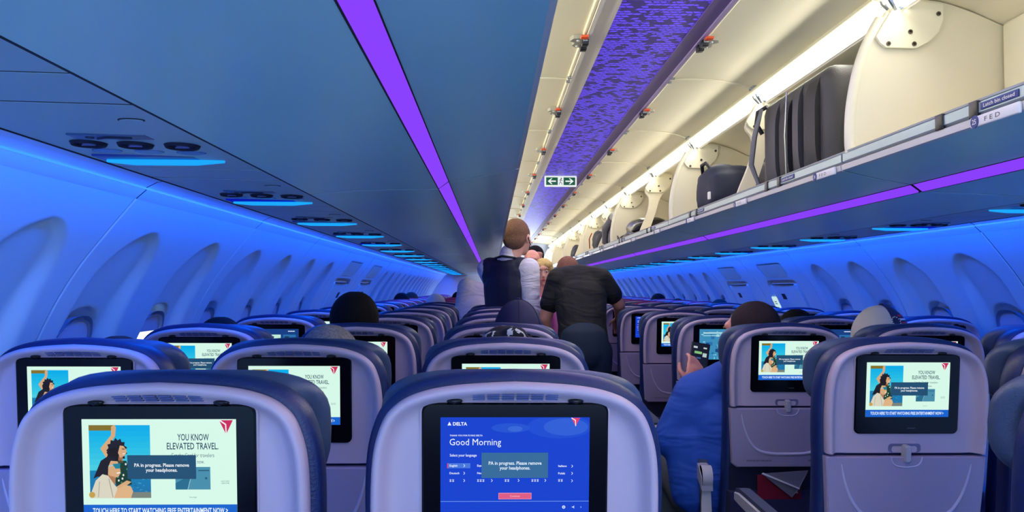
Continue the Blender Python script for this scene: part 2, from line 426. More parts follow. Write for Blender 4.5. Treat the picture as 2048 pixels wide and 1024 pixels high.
    mb.prism([(s*x, z) for x, z in fr], mid-0.010, mid+0.010); arm = mb.build('support_arm', M_cream, root, smooth=50)
    plate(mid-0.010, arm)
    # two raised doors, each with its latch; hinge brackets at the joints
    for k, c in enumerate((BL*0.25, BL*0.75)):
        ya, yb = c-BL*0.25+0.005, c+BL*0.25-0.005
        dr = [(0.212, 2.157), (0.26, 2.160), (0.33, 2.160), (0.40, 2.157), (0.47, 2.147), (0.52, 2.134), (0.552, 2.118)]
        mb = MB(); strip(mb, [(p.x, p.y) for p in cr([(a, b, 0) for a, b in dr], 4)], ya, yb, s, 0, -0.016)
        d = mb.build('raised_door', M_cream, root, smooth=50)
        e = MB()
        for yy in (ya, yb): e.tube([(s*p.x, yy, p.y-0.002) for p in cr([(a, b, 0) for a, b in dr], 4)], 0.0028, 6)
        e.tube([(s*0.207, ya, 2.153), (s*0.207, yb, 2.153)], 0.007, 8)
        e.build('door_edge', M_creamd, d, smooth=60)
        q = MB()
        prof = [(c-0.055, 0.0), (c-0.05, 0.036), (c-0.02, 0.046), (c-0.004, 0.028), (c+0.03, 0.034), (c+0.05, 0.022), (c+0.055, 0.0)]
        q.loft([[(s*(0.208+h), y, z) for y, h in prof] for z in (2.150, 2.136)], 0)
        q.box(*sorted((s*0.196, s*0.212)), c-0.05, c+0.05, 2.128, 2.148, 1, 0.002)
        q.box(*sorted((s*0.192, s*0.214)), c-0.044, c-0.014, 2.120, 2.146, 2, 0.002); q.box(*sorted((s*0.192, s*0.214)), c+0.014, c+0.048, 2.120, 2.146, 2, 0.002)
        q.disc((s*0.226, c-0.03, 2.1365), (0, 0, -1), 0.006, 0.004, 10, 3); q.disc((s*0.224, c+0.032, 2.1365), (0, 0, -1), 0.006, 0.004, 10, 3)
        q.box(*sorted((s*0.196, s*0.222)), c-0.082, c-0.055, 2.132, 2.140, 4, 0.002)
        q.build('latch', [mat('latch_grey', (176, 176, 164), 0.35, metal=0.3), M_steel, M_black, M_white, M_orange], d, smooth=30)
        q = MB(); yb2 = c+BL*0.25-0.034
        q.box(*sorted((s*0.535, s*0.575)), yb2-0.028, yb2+0.028, 2.108, 2.122, 0, 0.003)
        q.tube([(s*0.546, yb2-0.022, 2.112), (s*0.555, yb2-0.020, 2.082), (s*0.575, yb2-0.012, 2.055)], [0.006, 0.008, 0.006], 8)
        q.tube([(s*0.546, yb2+0.022, 2.112), (s*0.555, yb2+0.020, 2.082), (s*0.575, yb2+0.012, 2.055)], [0.006, 0.008, 0.006], 8)
        q.tube([(s*0.530, yb2, 2.116), (s*0.556, yb2, 2.095), (s*0.592, yb2-0.01, 2.058)], [0.005, 0.009, 0.005], 8)
        q.build('hinge_bracket', M_steel, root)
        for dy in (-0.10, 0.10):
            pass
        yc = yb2-0.006
        for dy in (-0.03, 0.03):
            q = MB(); q.box(*sorted((s*0.200, s*0.216)), yc+dy-0.006, yc+dy+0.006, 2.138, 2.147, 0, 0.001)
            q.build('door_catch', M_steel, root)
    return root
ORD = ['first', 'second', 'third', 'fourth', 'fifth', 'sixth', 'seventh', 'eighth', 'ninth', 'tenth', 'eleventh', 'twelfth', 'thirteenth', 'fourteenth', 'fifteenth', 'sixteenth', 'seventeenth', 'eighteenth', 'nineteenth', 'twentieth', 'twenty-first']
CONT = {1: ' holding a dark upright suitcase and a navy bag', 2: ' with black bags lying inside', 3: ' with a grey jacket and dark bags inside'}
for s in (-1, 1):
    proto = make_bin(s)
    for k in range(-1, 7):
        b = proto if k == -1 else copy_tree(proto)
        b.location = (0, BIN0+k*BL, 0)
        if s > 0 and k == 0:
            q = MB(); q.box(0.862, 1.052, 1.93, 2.155, 1.662, 2.022, 0, 0.012); cv = q.build('equipment_cover', M_creamd, b)
            q = MB(); q.disc((0.885, 1.9296, 1.99), (0, -1, 0), 0.008, 0.002, 14); q.build('fastener', M_bolt, cv)
        sd = 'left' if s < 0 else 'right'
        if k == -1: lb = 'open cream overhead bin on the %s side, directly above and behind the viewer' % sd
        elif k == 0: lb = 'nearest open overhead bin along the %s side, cut by the frame' % sd
        else: lb = 'open overhead bin on the %s side, %s along the row from the nearest' % (sd, ORD[k])+(CONT.get(k, '') if s > 0 else '')
        tag(b, ' '.join(lb.split()[:16]), 'overhead bin', 'overhead bins on the %s side' % sd)

# seat row placards on the bin lips
for s in (1,):
    for k in range(14):
        yy = 1.50+k*0.79; num = str(25-k)
        sd = 'left' if s < 0 else 'right'
        r = empty('row_placard', (s*0.436, yy, 1.628), 'white row placard with navy number disc, %s along the %s bin lip from the viewer' % (ORD[k], sd), 'placard', 'row placards on the %s bins' % sd)
        mb = MB(); mb.box(*sorted((s*-0.006, s*0.001)), -0.075, 0.075, -0.011, 0.011, 0, 0.003); mb.build('plate', M_white, r)
        fl = -1 if s > 0 else 1
        P = lambda u, w, v: (s*(-0.0064-v), fl*u, w)
        q = MB(); q.disc((s*-0.006, fl*-0.058, 0.0), (-s, 0, 0), 0.0125, 0.0015, 20); q.build('number_disc', M_navyp, r)
        q = MB(); P2 = lambda u, w, v: (s*(-0.0078-v), fl*u, w)
        text_geo(q, num, -0.058, -0.005, 0.010, 0, 'C', 0.013, P2, 0.01); q.build('number', M_white, r, smooth=0, fix=False)
        q = MB(); text_geo(q, 'F E D' if s > 0 else 'A B C', -0.003, -0.0045, 0.009, 0, 'C', 0.048, P, 0.005); q.build('letters', M_black, r, smooth=0, fix=False)

# ------------------------------------------------------------------ passenger service panels
def make_psu(s, lit):
    root = empty('service_panel'); L0 = 0.787
    zx = lambda x: 1.5495+(x-1.006)*0.0215
    mb = MB()
    for a, b in ((0.0045, 0.6205), (0.6265, 0.7835)):
        mb.prism([(s*1.008, zx(1.008)), (s*1.307, zx(1.307)), (s*1.307, zx(1.307)+0.018), (s*1.008, zx(1.008)+0.018)], a, b)
    mb.build('panel', mat('service_panel_plastic', (166, 200, 206), 0.42), root, smooth=0)
    for a, b in ((0.0, 0.0045), (0.6205, 0.6265), (0.7835, 0.787)):
        mb = MB(); mb.prism([(s*1.008, zx(1.008)+0.0004), (s*1.307, zx(1.307)+0.0004), (s*1.307, zx(1.307)+0.012), (s*1.008, zx(1.008)+0.012)], a+0.0002, b-0.0002)
        mb.build('joint_seal', M_gap, root)
    # oval speaker mark and symbol plate
    q = MB(); q.disc((s*1.055, 0.105, zx(1.055)-0.0003), (0, 0, -1), 0.020, 0.0012, 20, 0, 0.012); q.disc((s*1.055, 0.105, zx(1.055)-0.0016), (0, 0, -1), 0.0175, 0.0006, 20, 1, 0.0098)
    q.build('button', [M_gap, mat('service_panel_plastic', (0, 0, 0))], root)
    q = MB(); q.box(*sorted((s*1.09, s*1.22)), 0.235, 0.275, zx(1.1)-0.001, zx(1.1)+0.003, 0, 0.001); sp = q.build('symbol_plate', mat('symbol_plate_blue', (60, 88, 130), 0.3), root)
    q = MB(); q.tube([(s*1.12, 0.255, zx(1.1)-0.002), (s*1.16, 0.25, zx(1.1)-0.002), (s*1.18, 0.262, zx(1.1)-0.002)], 0.002, 6); q.disc((s*1.19, 0.255, zx(1.1)-0.001), (0, 0, -1), 0.007, 0.0015, 14); q.build('symbol', mat('symbol_dark', (20, 30, 70)), sp)
    for i in range(3):
        x = 1.062+i*0.082
        q = MB(); n = 24; c = (s*x, 0.325)
        rad = [(0.031, -0.0005), (0.028, -0.006), (0.024, -0.004), (0.022, 0.004)]
        q.loft([[(c[0]+r*math.cos(2*math.pi*j/n), c[1]+r*math.sin(2*math.pi*j/n), zx(x)+h) for j in range(n)] for r, h in rad])
        v = q.build('air_vent', M_gap, root)
        q = MB(); q.disc((c[0], c[1], zx(x)+0.002), (0, 0, -1), 0.010, 0.006, 14); q.box(c[0]-0.012, c[0]+0.012, c[1]-0.0012, c[1]+0.0012, zx(x)-0.0055, zx(x)-0.0038); q.build('nozzle', mat('nozzle_blue', (90, 100, 165), 0.3), v)
    for i in range(3):
        x = 1.075+i*0.078; q = MB(); q.disc((s*x, 0.405, zx(x)-0.0003), (0, 0, -1), 0.027, 0.0015, 20, 0, 0.020)
        q.build('reading_light', mat('lens_blue', (84, 112, 170), 0.25), root)
    q = MB(); q.box(*sorted((s*1.035, s*1.285)), 0.455, 0.540, zx(1.16)-0.0015, zx(1.16)+0.003, 0, 0.0012); rc = q.build('light_recess', M_deepblue if lit else mat('recess_blue', (40, 60, 150), 0.3), root)
    q = MB(); q.tube([(s*1.045, 0.500, zx(1.16)-0.003), (s*1.10, 0.500, zx(1.16)-0.006), (s*1.22, 0.500, zx(1.16)-0.006), (s*1.275, 0.500, zx(1.16)-0.003)], [0.004, 0.0065, 0.0065, 0.004], 8); q.build('light_bar', M_cyan, rc)
    if lit:
        for x in (1.10, 1.135):
            q = MB(); q.disc((s*x, 0.520, zx(x)-0.0035), (0, 0, -1), 0.010, 0.002, 14); q.build('lamp', M_lamp, rc)
    return root
for s in (-1, 1):
    pl = make_psu(s, True); pn = make_psu(s, False); usedl = usedn = False
    off = 1.12 if s < 0 else 1.22
    for k in range(-3, 19):
        y = off+k*0.787
        if y+0.787 > YF: continue
        lit = (k % 3 == (1 if s < 0 else 2)) or k > 8
        src = pl if lit else pn
        first = not (usedl if lit else usedn)
        b = src if first else copy_tree(src)
        if lit: usedl = True
        else: usedn = True
        b.location = (0, y, 0); sd = 'left' if s < 0 else 'right'
        lb = ('blue-lit service panel above the %s seats, %s ahead of the viewer' % (sd, ORD[k])) if k >= 0 else 'blue-lit service panel above the %s seats, %s' % (sd, ['level with the viewer', 'just behind the viewer', 'furthest behind the viewer'][-k-1])
        tag(b, lb+(', reading lamps on' if lit else ''), 'service panel', 'service panels on the %s side' % sd)
for s, nm in ((-1, 'trim_8'), (1, 'trim_9')):
    mb = MB(); mb.prism([(s*1.0022, 1.5488), (s*1.0078, 1.5492), (s*1.0078, 1.56), (s*1.0022, 1.56)], YB, YF); struct(mb.build(nm, M_gap, smooth=0))
for s, nm in ((-1, 'trim_10'), (1, 'trim_11')):
    mb = MB(); mb.prism([(s*1.3075, 1.5545), (s*1.3125, 1.5546), (s*1.3125, 1.575), (s*1.3075, 1.575)], YB, YF); struct(mb.build(nm, M_gap, smooth=0))
for s, nm in ((-1, 'trim_12'), (1, 'trim_13')):
    mb = MB(); mb.tube([(s*1.4115, YB, 1.5545), (s*1.4115, YF, 1.5545)], 0.0024, 6); struct(mb.build(nm, emi('cove_lip_glow', (70, 165, 255), 1.0), smooth=0))  # glow put into a thin tube for the bright line on the cove lip
# backing strips that close the seams beside the service panels
for s, nm in ((-1, 'trim_6'), (1, 'trim_7')):
    mb = MB(); mb.prism([(s*0.995, 1.572), (s*1.33, 1.582), (s*1.33, 1.592), (s*0.995, 1.60)], YB, YF); struct(mb.build(nm, M_gap, smooth=0))

# ------------------------------------------------------------------ windows (shades) and exit hatch fittings
M_shade = mat('window_shade', (196, 208, 228), 0.5)
M_day = emi('daylit_pane', (235, 245, 250), 1.6)
M_rev = mat('window_reveal', (150, 175, 205), 0.5)
def wx(z):
    for a, b in zip(WP, WP[1:]):
        if b.y <= z <= a.y: return a.x+(b.x-a.x)*(a.y-z)/(a.y-b.y)
    return 1.76
wn = 0
def make_window(s, opened):
    root = empty('window_1'); n = 32; rings = []
    def ring(k, dep):
        out = []
        for j in range(n):
            t = 2*math.pi*j/n; c, sn = math.cos(t), math.sin(t)
            y = 0.122*k*math.copysign(abs(c)**0.77, c); z = 1.045+0.17*k*math.copysign(abs(sn)**0.77, sn)
            out.append((s*(wx(z)+dep), y, z))
        return out
    mb = MB(); mb.loft([ring(1.0, 0.040), ring(0.99, 0.060), ring(0.93, 0.062), ring(0.90, 0.045), ring(0.93, 0.040)], caps=False)
    mb.build('window_frame', M_rev, root)
    def sheet(z0, z1, dep, m, name, th=0.004):
        q = MB(); vs = []; zs = [z0+(z1-z0)*i/14 for i in range(15)]
        for z in zs:
            r = max(0, 1-(abs(z-1.045)/0.158)**2.6)**(1/2.6)*0.113
            vs += [(s*(wx(z)+dep), -r, z), (s*(wx(z)+dep), r, z)]
        q.add(vs, [(2*i, 2*i+1, 2*i+3, 2*i+2) for i in range(14)]); return q.build(name, m, root)
    if opened:
        sheet(0.889, 1.145, 0.064, M_day, 'pane'); sheet(1.142, 1.202, 0.050, M_shade, 'shade')
    else:
        sheet(0.889, 1.202, 0.046, M_shade, 'shade')
        q = MB(); q.box(*sorted((s*(wx(0.93)+0.034), s*(wx(0.93)+0.046))), -0.03, 0.03, 0.925, 0.937, 0, 0.003); q.build('shade_handle', M_shade, root)
    return root
for s in (-1, 1):
    pc = make_window(s, False); po = make_window(s, True) ; uc = uo = False
    for k in range(-4, 13):
        if k in (3, 4): continue
        for h in (0.25, 0.75):
            y = JOINT+(k+h)*PITCH
            if y > YF-0.2 or y < YB+0.3: continue
            op = (s < 0 and k == 0 and h == 0.75)
            if op: b = po; uo = True
            elif not uc: b = pc; uc = True
            else: b = copy_tree(pc)
            wn += 1; b.name = 'window_%d' % wn; b['kind'] = 'structure'; b.location = (0, y, 0)
    if not uo:
        for c in list(po.children): bpy.data.objects.remove(c)
        bpy.data.objects.remove(po)
M_plac = emi('lit_placard', (205, 240, 240), 0.9)
dn = 0
for s in (-1, 1):
    for k in (3, 4):
        dn += 1; y = JOINT+(k+0.5)*PITCH
        r = empty('door_%d' % dn, (0, y, 0)); r['kind'] = 'structure'
        def onwall(mb, y0, y1, z0, z1, d, m=0, rad=0):
            zs = [z0+(z1-z0)*i/8 for i in range(9)]
            mb.loft([[(s*(wx(z)+e), yy, z) for yy, e in ((y0, 0.02), (y1, 0.02), (y1, -d), (y0, -d))] for z in zs], m)
        mb = MB(); onwall(mb, -0.255, 0.255, 0.74, 1.315, 0.006); mb.build('hatch_panel', M_wall, r, smooth=30)
        mb = MB(); onwall(mb, 0.05, 0.12, 1.225, 1.265, 0.008); mb.build('handle_slot', M_gap, r)
        mb = MB(); onwall(mb, -0.20, 0.20, 1.33, 1.336, 0.010); mb.build('hatch_top_edge', M_gap, r)
        mb = MB(); onwall(mb, -0.22, 0.22, 1.385, 1.475, 0.003); mb.build('grip_cover', mat('cream_grip', (218, 212, 190), 0.5), r)
        if k == 3:
            mb = MB(); onwall(mb, 0.285, 0.375, 1.06, 1.24, 0.008); pl = mb.build('placard', M_plac, r)
            q = MB()
            for zz in (1.20, 1.185, 1.155, 1.095, 1.085):
                onwall(q, 0.30, 0.345 if zz > 1.1 else 0.33, zz, zz+0.006, 0.0088)
            q.build('instructions', mat('ink_dark', (70, 70, 80)), pl)

# ------------------------------------------------------------------ exit sign
xs = empty('exit_sign', (0.0, 6.13, 2.150), 'white framed green exit sign with two white arrows hanging under the purple ceiling', 'exit sign')
M_green = mat('sign_green', (10, 92, 60), 0.5, emit=0.9)
M_signw = emi('sign_white', (235, 242, 240), 1.0)
mb = MB(); mb.box(-0.122, 0.122, -0.012, 0.012, -0.082, 0.0, 0, 0.006); mb.build('sign_box', M_signw, xs)
mb = MB(); mb.box(-0.110, -0.022, -0.0135, -0.012, -0.070, -0.012); mb.box(0.022, 0.110, -0.0135, -0.012, -0.070, -0.012); mb.build('green_field', M_green, xs, smooth=0)
mb = MB()
for d in (-1, 1):
    c = d*0.066
    pts = [(c+d*0.032, -0.041), (c+d*0.006, -0.019), (c-d*0.004, -0.019), (c+d*0.012, -0.036), (c-d*0.030, -0.036), (c-d*0.030, -0.046), (c+d*0.012, -0.046), (c-d*0.004, -0.063), (c+d*0.006, -0.063)]
    mb.prism(pts, -0.0148, -0.0138)
mb.build('arrow', M_signw, xs, smooth=0)
mb = MB(); mb.disc((0.004, -0.0125, -0.020), (0, -1, 0), 0.005, 0.0012, 12)
for a, b in (((0.003, -0.026), (-0.003, -0.046)), ((-0.003, -0.046), (0.009, -0.056)), ((0.009, -0.056), (0.010, -0.068)), ((-0.003, -0.046), (-0.012, -0.066)), ((0.002, -0.028), (0.013, -0.038)), ((0.002, -0.028), (-0.011, -0.034))):
    mb.tube([(a[0], -0.0135, a[1]), (b[0], -0.0135, b[1])], 0.0022, 6)
mb.build('running_figure', mat('sign_dark_green', (6, 60, 42), 0.5), xs)
# ------------------------------------------------------------------ screen pictures (flat lettering and shapes on the display)
TILT = 0.10
def SP(u, w, v):                         # seat-back plane: u across, w height, v depth (+ forward), leaned back
    return (u, v-(w-1.0)*TILT, w)
def SPM(p): return SP(p[0], p[2], p[1])
SW, SH, SZ = 0.2045, 0.1335, 1.0565        # display size and centre height
class Pic:
    def __init__(s, name): s.mb = MB(); s.mats = []; s.name = name; s.d = 0.0
    def slot(s, rgb, k=1.0):
        m = emi('screen_%d_%d_%d_%d' % (*rgb, int(k*100)), rgb, k)
        if m not in s.mats: s.mats.append(m)
        return s.mats.index(m)
    def P(s, x, y, d=0.0): return SP((x-0.5)*SW, SZ+SH/2-y*SH, -0.0066-d)
    def poly(s, pts, rgb, lay=1, k=1.0):
        s.mb.add([s.P(x, y, lay*0.00012) for x, y in pts], [tuple(range(len(pts)))], s.slot(rgb, k))
    def rect(s, x0, y0, x1, y1, rgb, lay=1, k=1.0): s.poly([(x0, y0), (x1, y0), (x1, y1), (x0, y1)], rgb, lay, k)
    def blob(s, x, y, rx, ry, rgb, lay, n=18, jag=0):
        s.poly([(x+rx*math.cos(2*math.pi*i/n)*(1+jag*((i % 2)-0.5)), y+ry*math.sin(2*math.pi*i/n)*(1+jag*((i % 2)-0.5))) for i in range(n)], rgb, lay)
    def text(s, t, x, y, h, rgb, lay, width=None, align='C', bold=0.0):
        q = lambda u, w, v: SP((x-0.5)*SW+u, SZ+SH/2-y*SH+w, -0.0066-lay*0.00012)
        text_geo(s.mb, t, 0, 0, h*SH, s.slot(rgb), align, None if width is None else width*SW, q, bold)
    def line(s, a, b, t, rgb, lay):
        dx, dy = b[0]-a[0], (b[1]-a[1])*SH/SW; l = math.hypot(dx, dy) or 1; nx, ny = -dy/l*t, dx/l*t*SW/SH
        s.poly([(a[0]+nx, a[1]+ny), (b[0]+nx, b[1]+ny), (b[0]-nx, b[1]-ny), (a[0]-nx, a[1]-ny)], rgb, lay)
def logo(p, cx, y, w, h, lay, rgb=(200, 40, 90)):
    p.poly([(cx-w, y), (cx+w, y), (cx, y+h)], rgb, lay)
    c = (240, 235, 240)
    p.line((cx-w*0.95, y), (cx-w*0.05, y+h*0.30), w*0.10, c, lay+1); p.line((cx-w*0.05, y+h*0.27), (cx+w*0.02, y+h), w*0.09, c, lay+1)
def pic_ad():
    p = Pic('ad'); WH = (214, 248, 232)
    p.rect(0, 0, 1, 1, WH, 0)
    p.rect(0, 0.868, 1, 1, (20, 98, 205), 1)
    p.text('TOUCH HERE TO START WATCHING FREE ENTERTAINMENT NOW >', 0.5, 0.957, 0.055, (225, 240, 255), 2, 0.88, bold=0.025)
    X0, X1, Y0, Y1 = 0.045, 0.44, 0.06, 0.80
    for i in range(8):
        a = Y0+(0.46*i/8); t = i/7
        p.rect(X0, a, X1, Y0+0.46*(i+1)/8, (int(5+65*t), int(172+32*t), int(232-8*t)), 1)
    for i in range(6):
        a = 0.52+0.22*i/6; t = i/5
        p.rect(X0, a, X1, 0.52+0.22*(i+1)/6, (int(20+8*t), int(128-12*t), int(180-10*t)), 1)
    p.rect(X0, 0.74, X1, Y1, (120, 130, 120), 1)
    random.seed(3)
    for i in range(26):
        x = random.uniform(0.30, 0.42); y = random.uniform(0.55, 0.73); p.rect(x, y, x+random.uniform(0.008, 0.02), y+0.006, random.choice([(70, 165, 205), (10, 95, 150)]), 2)
    p.rect(X0, Y0, 0.205, 0.115, (130, 112, 30), 3)
    SK = (214, 168, 122); SKD = (176, 122, 82); HR = (30, 26, 34)
    # standing friend: raised arm, curly hair, face, dress
    p.poly([(0.19, 0.075), (0.212, 0.055), (0.222, 0.085), (0.215, 0.17), (0.165, 0.29), (0.20, 0.40), (0.165, 0.42), (0.118, 0.295), (0.190, 0.16)], SK, 4)
    p.blob(0.225, 0.315, 0.062, 0.115, HR, 5, 26, 0.22); p.blob(0.205, 0.36, 0.045, 0.08, HR, 5, 20, 0.25)
    p.poly([(0.245, 0.265), (0.268, 0.27), (0.285, 0.305), (0.288, 0.335), (0.275, 0.37), (0.245, 0.39), (0.232, 0.34)], SK, 6)
    p.line((0.262, 0.352), (0.278, 0.345), 0.003, (240, 230, 225), 7); p.line((0.258, 0.30), (0.276, 0.302), 0.003, (90, 50, 40), 7)
    p.poly([(0.235, 0.37), (0.262, 0.38), (0.262, 0.44), (0.232, 0.44)], SKD, 5)
    p.poly([(0.215, 0.42), (0.285, 0.42), (0.305, 0.56), (0.318, 0.66), (0.22, 0.70), (0.20, 0.55)], (22, 58, 44), 5)
    for i in range(14): p.blob(random.uniform(0.225, 0.30), random.uniform(0.45, 0.66), 0.006, 0.012, random.choice([(215, 225, 205), (60, 130, 80)]), 6, 8)
    p.poly([(0.20, 0.70), (0.285, 0.62), (0.315, 0.635), (0.23, 0.735)], SK, 7)
    p.poly([(0.19, 0.80), (0.20, 0.73), (0.27, 0.665), (0.31, 0.68), (0.325, 0.73), (0.31, 0.80)], (222, 178, 130), 7)
    # seated friend: long hair, sunglasses, cream shirt
    p.poly([(0.07, 0.60), (0.12, 0.42), (0.165, 0.375), (0.215, 0.385), (0.225, 0.43), (0.18, 0.52), (0.155, 0.60), (0.10, 0.58)], HR, 8)
    p.poly([(0.185, 0.42), (0.228, 0.425), (0.243, 0.48), (0.247, 0.54), (0.235, 0.575), (0.20, 0.60), (0.165, 0.56), (0.168, 0.48)], SK, 9)
    p.poly([(0.195, 0.452), (0.247, 0.445), (0.243, 0.498), (0.215, 0.50)], (30, 130, 150), 10); p.line((0.17, 0.475), (0.20, 0.465), 0.004, (150, 205, 210), 10)
    p.line((0.222, 0.545), (0.243, 0.54), 0.004, (245, 240, 235), 10)
    p.poly([(0.165, 0.56), (0.215, 0.59), (0.21, 0.66), (0.17, 0.64)], SKD, 9)
    p.poly([(0.05, 0.76), (0.085, 0.62), (0.13, 0.555), (0.165, 0.57), (0.205, 0.66), (0.225, 0.70), (0.20, 0.80), (0.045, 0.80)], (216, 212, 190), 10)
    p.line((0.17, 0.60), (0.195, 0.79), 0.003, (170, 165, 145), 11); p.line((0.11, 0.63), (0.10, 0.79), 0.003, (180, 175, 155), 11)
    p.blob(0.06, 0.765, 0.02, 0.03, (196, 160, 70), 11)
    # words
    D = (40, 62, 92)
    p.text('YOU KNOW', 0.72, 0.215, 0.068, D, 2, 0.205, bold=0.012); p.text('ELEVATED TRAVEL.', 0.715, 0.305, 0.068, D, 2, 0.335, bold=0.012)
    p.text('Get the Card for travelers', 0.715, 0.385, 0.042, (90, 110, 130), 2, 0.28); p.text('on the go now.', 0.715, 0.45, 0.042, (90, 110, 130), 2, 0.15)
    p.rect(0.60, 0.485, 0.828, 0.715, (72, 142, 170), 2); p.poly([(0.60, 0.65), (0.66, 0.60), (0.70, 0.60), (0.68, 0.715), (0.60, 0.715)], (40, 108, 140), 3)
    p.line((0.70, 0.60), (0.68, 0.715), 0.002, (150, 200, 215), 4); p.rect(0.75, 0.515, 0.82, 0.527, (40, 90, 120), 3); p.blob(0.80, 0.60, 0.008, 0.012, (40, 90, 120), 3)
    p.rect(0.293, 0.362, 0.738, 0.605, (34, 78, 112), 14)
    p.text('PA in progress. Please remove', 0.515, 0.48, 0.036, (235, 240, 245), 15, 0.355, bold=0.02); p.text('your headphones.', 0.515, 0.53, 0.036, (235, 240, 245), 15, 0.205, bold=0.02)
    p.text('Terms Apply', 0.712, 0.80, 0.016, (90, 110, 130), 2, 0.05)
    p.text('SCAN TO APPLY', 0.925, 0.638, 0.014, (60, 80, 100), 2, 0.055); p.text('LEARN MORE', 0.925, 0.658, 0.014, (60, 80, 100), 2, 0.05)
    logo(p, 0.935, 0.01, 0.045, 0.145, 3)
    return p
def pic_welcome():
    p = Pic('welcome'); B = (12, 62, 205)
    p.rect(0, 0, 1, 1, B, 0)
    for i, (x, y, rx, ry, c) in enumerate([(0.80, 0.10, 0.22, 0.12, (24, 74, 208)), (0.84, 0.10, 0.15, 0.09, (44, 92, 212)), (0.47, 0.11, 0.13, 0.05, (30, 80, 208)), (0.50, 0.12, 0.05, 0.03, (52, 100, 214))]):
        p.poly([(min(1, max(0, x+rx*math.cos(q))), max(0.001, y+ry*math.sin(q))) for q in [2*math.pi*k/20 for k in range(20)]], c, i+1)
    p.rect(0, 0.872, 1, 0.877, (120, 160, 235), 1)
    W_ = (232, 240, 255)
    p.poly([(0.047, 0.083), (0.060, 0.045), (0.073, 0.083)], W_, 6); p.text('DELTA', 0.082, 0.083, 0.034, W_, 6, 0.095, 'L', 0.03)
    p.text('THANK YOU FOR FLYING DELTA', 0.062, 0.195, 0.016, W_, 6, 0.22, 'L', 0.02)
    p.text('Good Morning', 0.058, 0.288, 0.070, W_, 6, 0.345, 'L', 0.0)
    p.text('Select your language', 0.062, 0.405, 0.028, W_, 6, 0.18, 'L', 0.01)
    p.rect(0.045, 0.475, 0.20, 0.527, (70, 118, 220), 5); p.rect(0.045, 0.475, 0.052, 0.527, (225, 70, 110), 6)
    for x, y, t in [(0.06, 0.51, 'English'), (0.06, 0.588, 'Deutsch'), (0.245, 0.51, 'Espanol'), (0.245, 0.588, 'Nederlands'), (0.79, 0.515, 'Italiano'), (0.79, 0.592, 'Polski')]:
        p.text(t, x, y, 0.022, W_, 7, None, 'L', 0.015)
    def glyphs(x, y, n):
        for i in range(n):
            a = x+i*0.018; p.rect(a, y-0.024, a+0.014, y-0.021, W_, 7); p.rect(a+0.006, y-0.024, a+0.009, y, W_, 7); p.rect(a+0.001, y-0.012, a+0.014, y-0.009, W_, 7); p.rect(a+0.001, y-0.003, a+0.013, y, W_, 7)
    for x, n in ((0.06, 2), (0.245, 3), (0.43, 2), (0.61, 3), (0.79, 2)): glyphs(x, 0.668, n)
    for x, y in [(0.155, 0.50), (0.155, 0.578), (0.155, 0.655), (0.34, 0.655), (0.52, 0.655), (0.70, 0.655), (0.88, 0.507), (0.88, 0.582), (0.88, 0.660)]:
        p.line((x, y-0.014), (x+0.009, y), 0.0015, W_, 8); p.line((x+0.009, y), (x, y+0.014), 0.0015, W_, 8)
    p.rect(0.275, 0.365, 0.722, 0.628, (52, 104, 152), 12)
    p.text('PA in progress. Please remove', 0.50, 0.49, 0.036, (220, 235, 250), 13, 0.355, bold=0.02); p.text('your headphones.', 0.50, 0.54, 0.036, (220, 235, 250), 13, 0.205, bold=0.02)
    p.rect(0.39, 0.785, 0.612, 0.852, (232, 150, 180), 6); p.rect(0.393, 0.790, 0.609, 0.847, (222, 90, 130), 7); p.text('Continue', 0.50, 0.828, 0.022, (245, 190, 205), 8, 0.065)
    p.blob(0.83, 0.935, 0.011, 0.017, (210, 228, 255), 6); p.blob(0.83, 0.935, 0.004, 0.006, B, 7)
    p.poly([(0.885, 0.93), (0.893, 0.93), (0.901, 0.918), (0.901, 0.952), (0.893, 0.94), (0.885, 0.94)], (190, 210, 250), 6)
    p.poly([(0.943, 0.925), (0.953, 0.935), (0.943, 0.948)], (110, 150, 240), 6)
    logo(p, 0.905, 0.005, 0.03, 0.085, 6, (225, 60, 105))
    return p
def pic_map():
    p = Pic('map'); p.rect(0, 0, 1, 1, (60, 140, 185), 0); random.seed(11)
    for i in range(60):
        x = random.uniform(0.02, 0.95); y = random.uniform(0.05, 0.92)
        p.rect(x, y, min(0.99, x+random.uniform(0.02, 0.09)), min(0.99, y+random.uniform(0.02, 0.12)), random.choice([(120, 205, 215), (40, 110, 170), (175, 228, 225), (25, 70, 130), (90, 175, 205)]), 1+i*0.02)
    p.rect(0.08, 0.10, 0.55, 0.15, (170, 215, 225), 4); p.rect(0.08, 0.20, 0.45, 0.23, (150, 205, 220), 4)
    p.rect(0.40, 0.40, 0.80, 0.58, (30, 92, 120), 12); p.text('PA in progress. Please remove', 0.60, 0.48, 0.036, (235, 240, 245), 13, 0.35, bold=0.02); p.text('your headphones.', 0.60, 0.54, 0.036, (235, 240, 245), 13, 0.2, bold=0.02)
    return p
def pic_menu():
    p = Pic('menu'); p.rect(0, 0, 1, 1, (22, 62, 130), 0)
    p.rect(0.06, 0.06, 0.24, 0.085, (225, 235, 250), 1); p.rect(0.78, 0.06, 0.92, 0.085, (225, 235, 250), 1)
    for i, c in enumerate([(60, 170, 200), (190, 235, 215), (40, 110, 170), (150, 190, 120), (120, 205, 220), (214, 240, 235)]):
        x = 0.06+(i % 3)*0.31; y = 0.18+(i//3)*0.38
        p.rect(x, y, x+0.26, y+0.30, c, 2); p.rect(x+0.03, y+0.05, x+0.12, y+0.20, (30, 60, 90), 3)
    return p
DISP = {}
for key, fn in (('ad', pic_ad), ('welcome', pic_welcome), ('map', pic_map), ('menu', pic_menu)):
    p = fn(); o = p.mb.build('screen_display', p.mats, None, smooth=0, fix=False); DISP[key] = o.data; bpy.data.objects.remove(o)
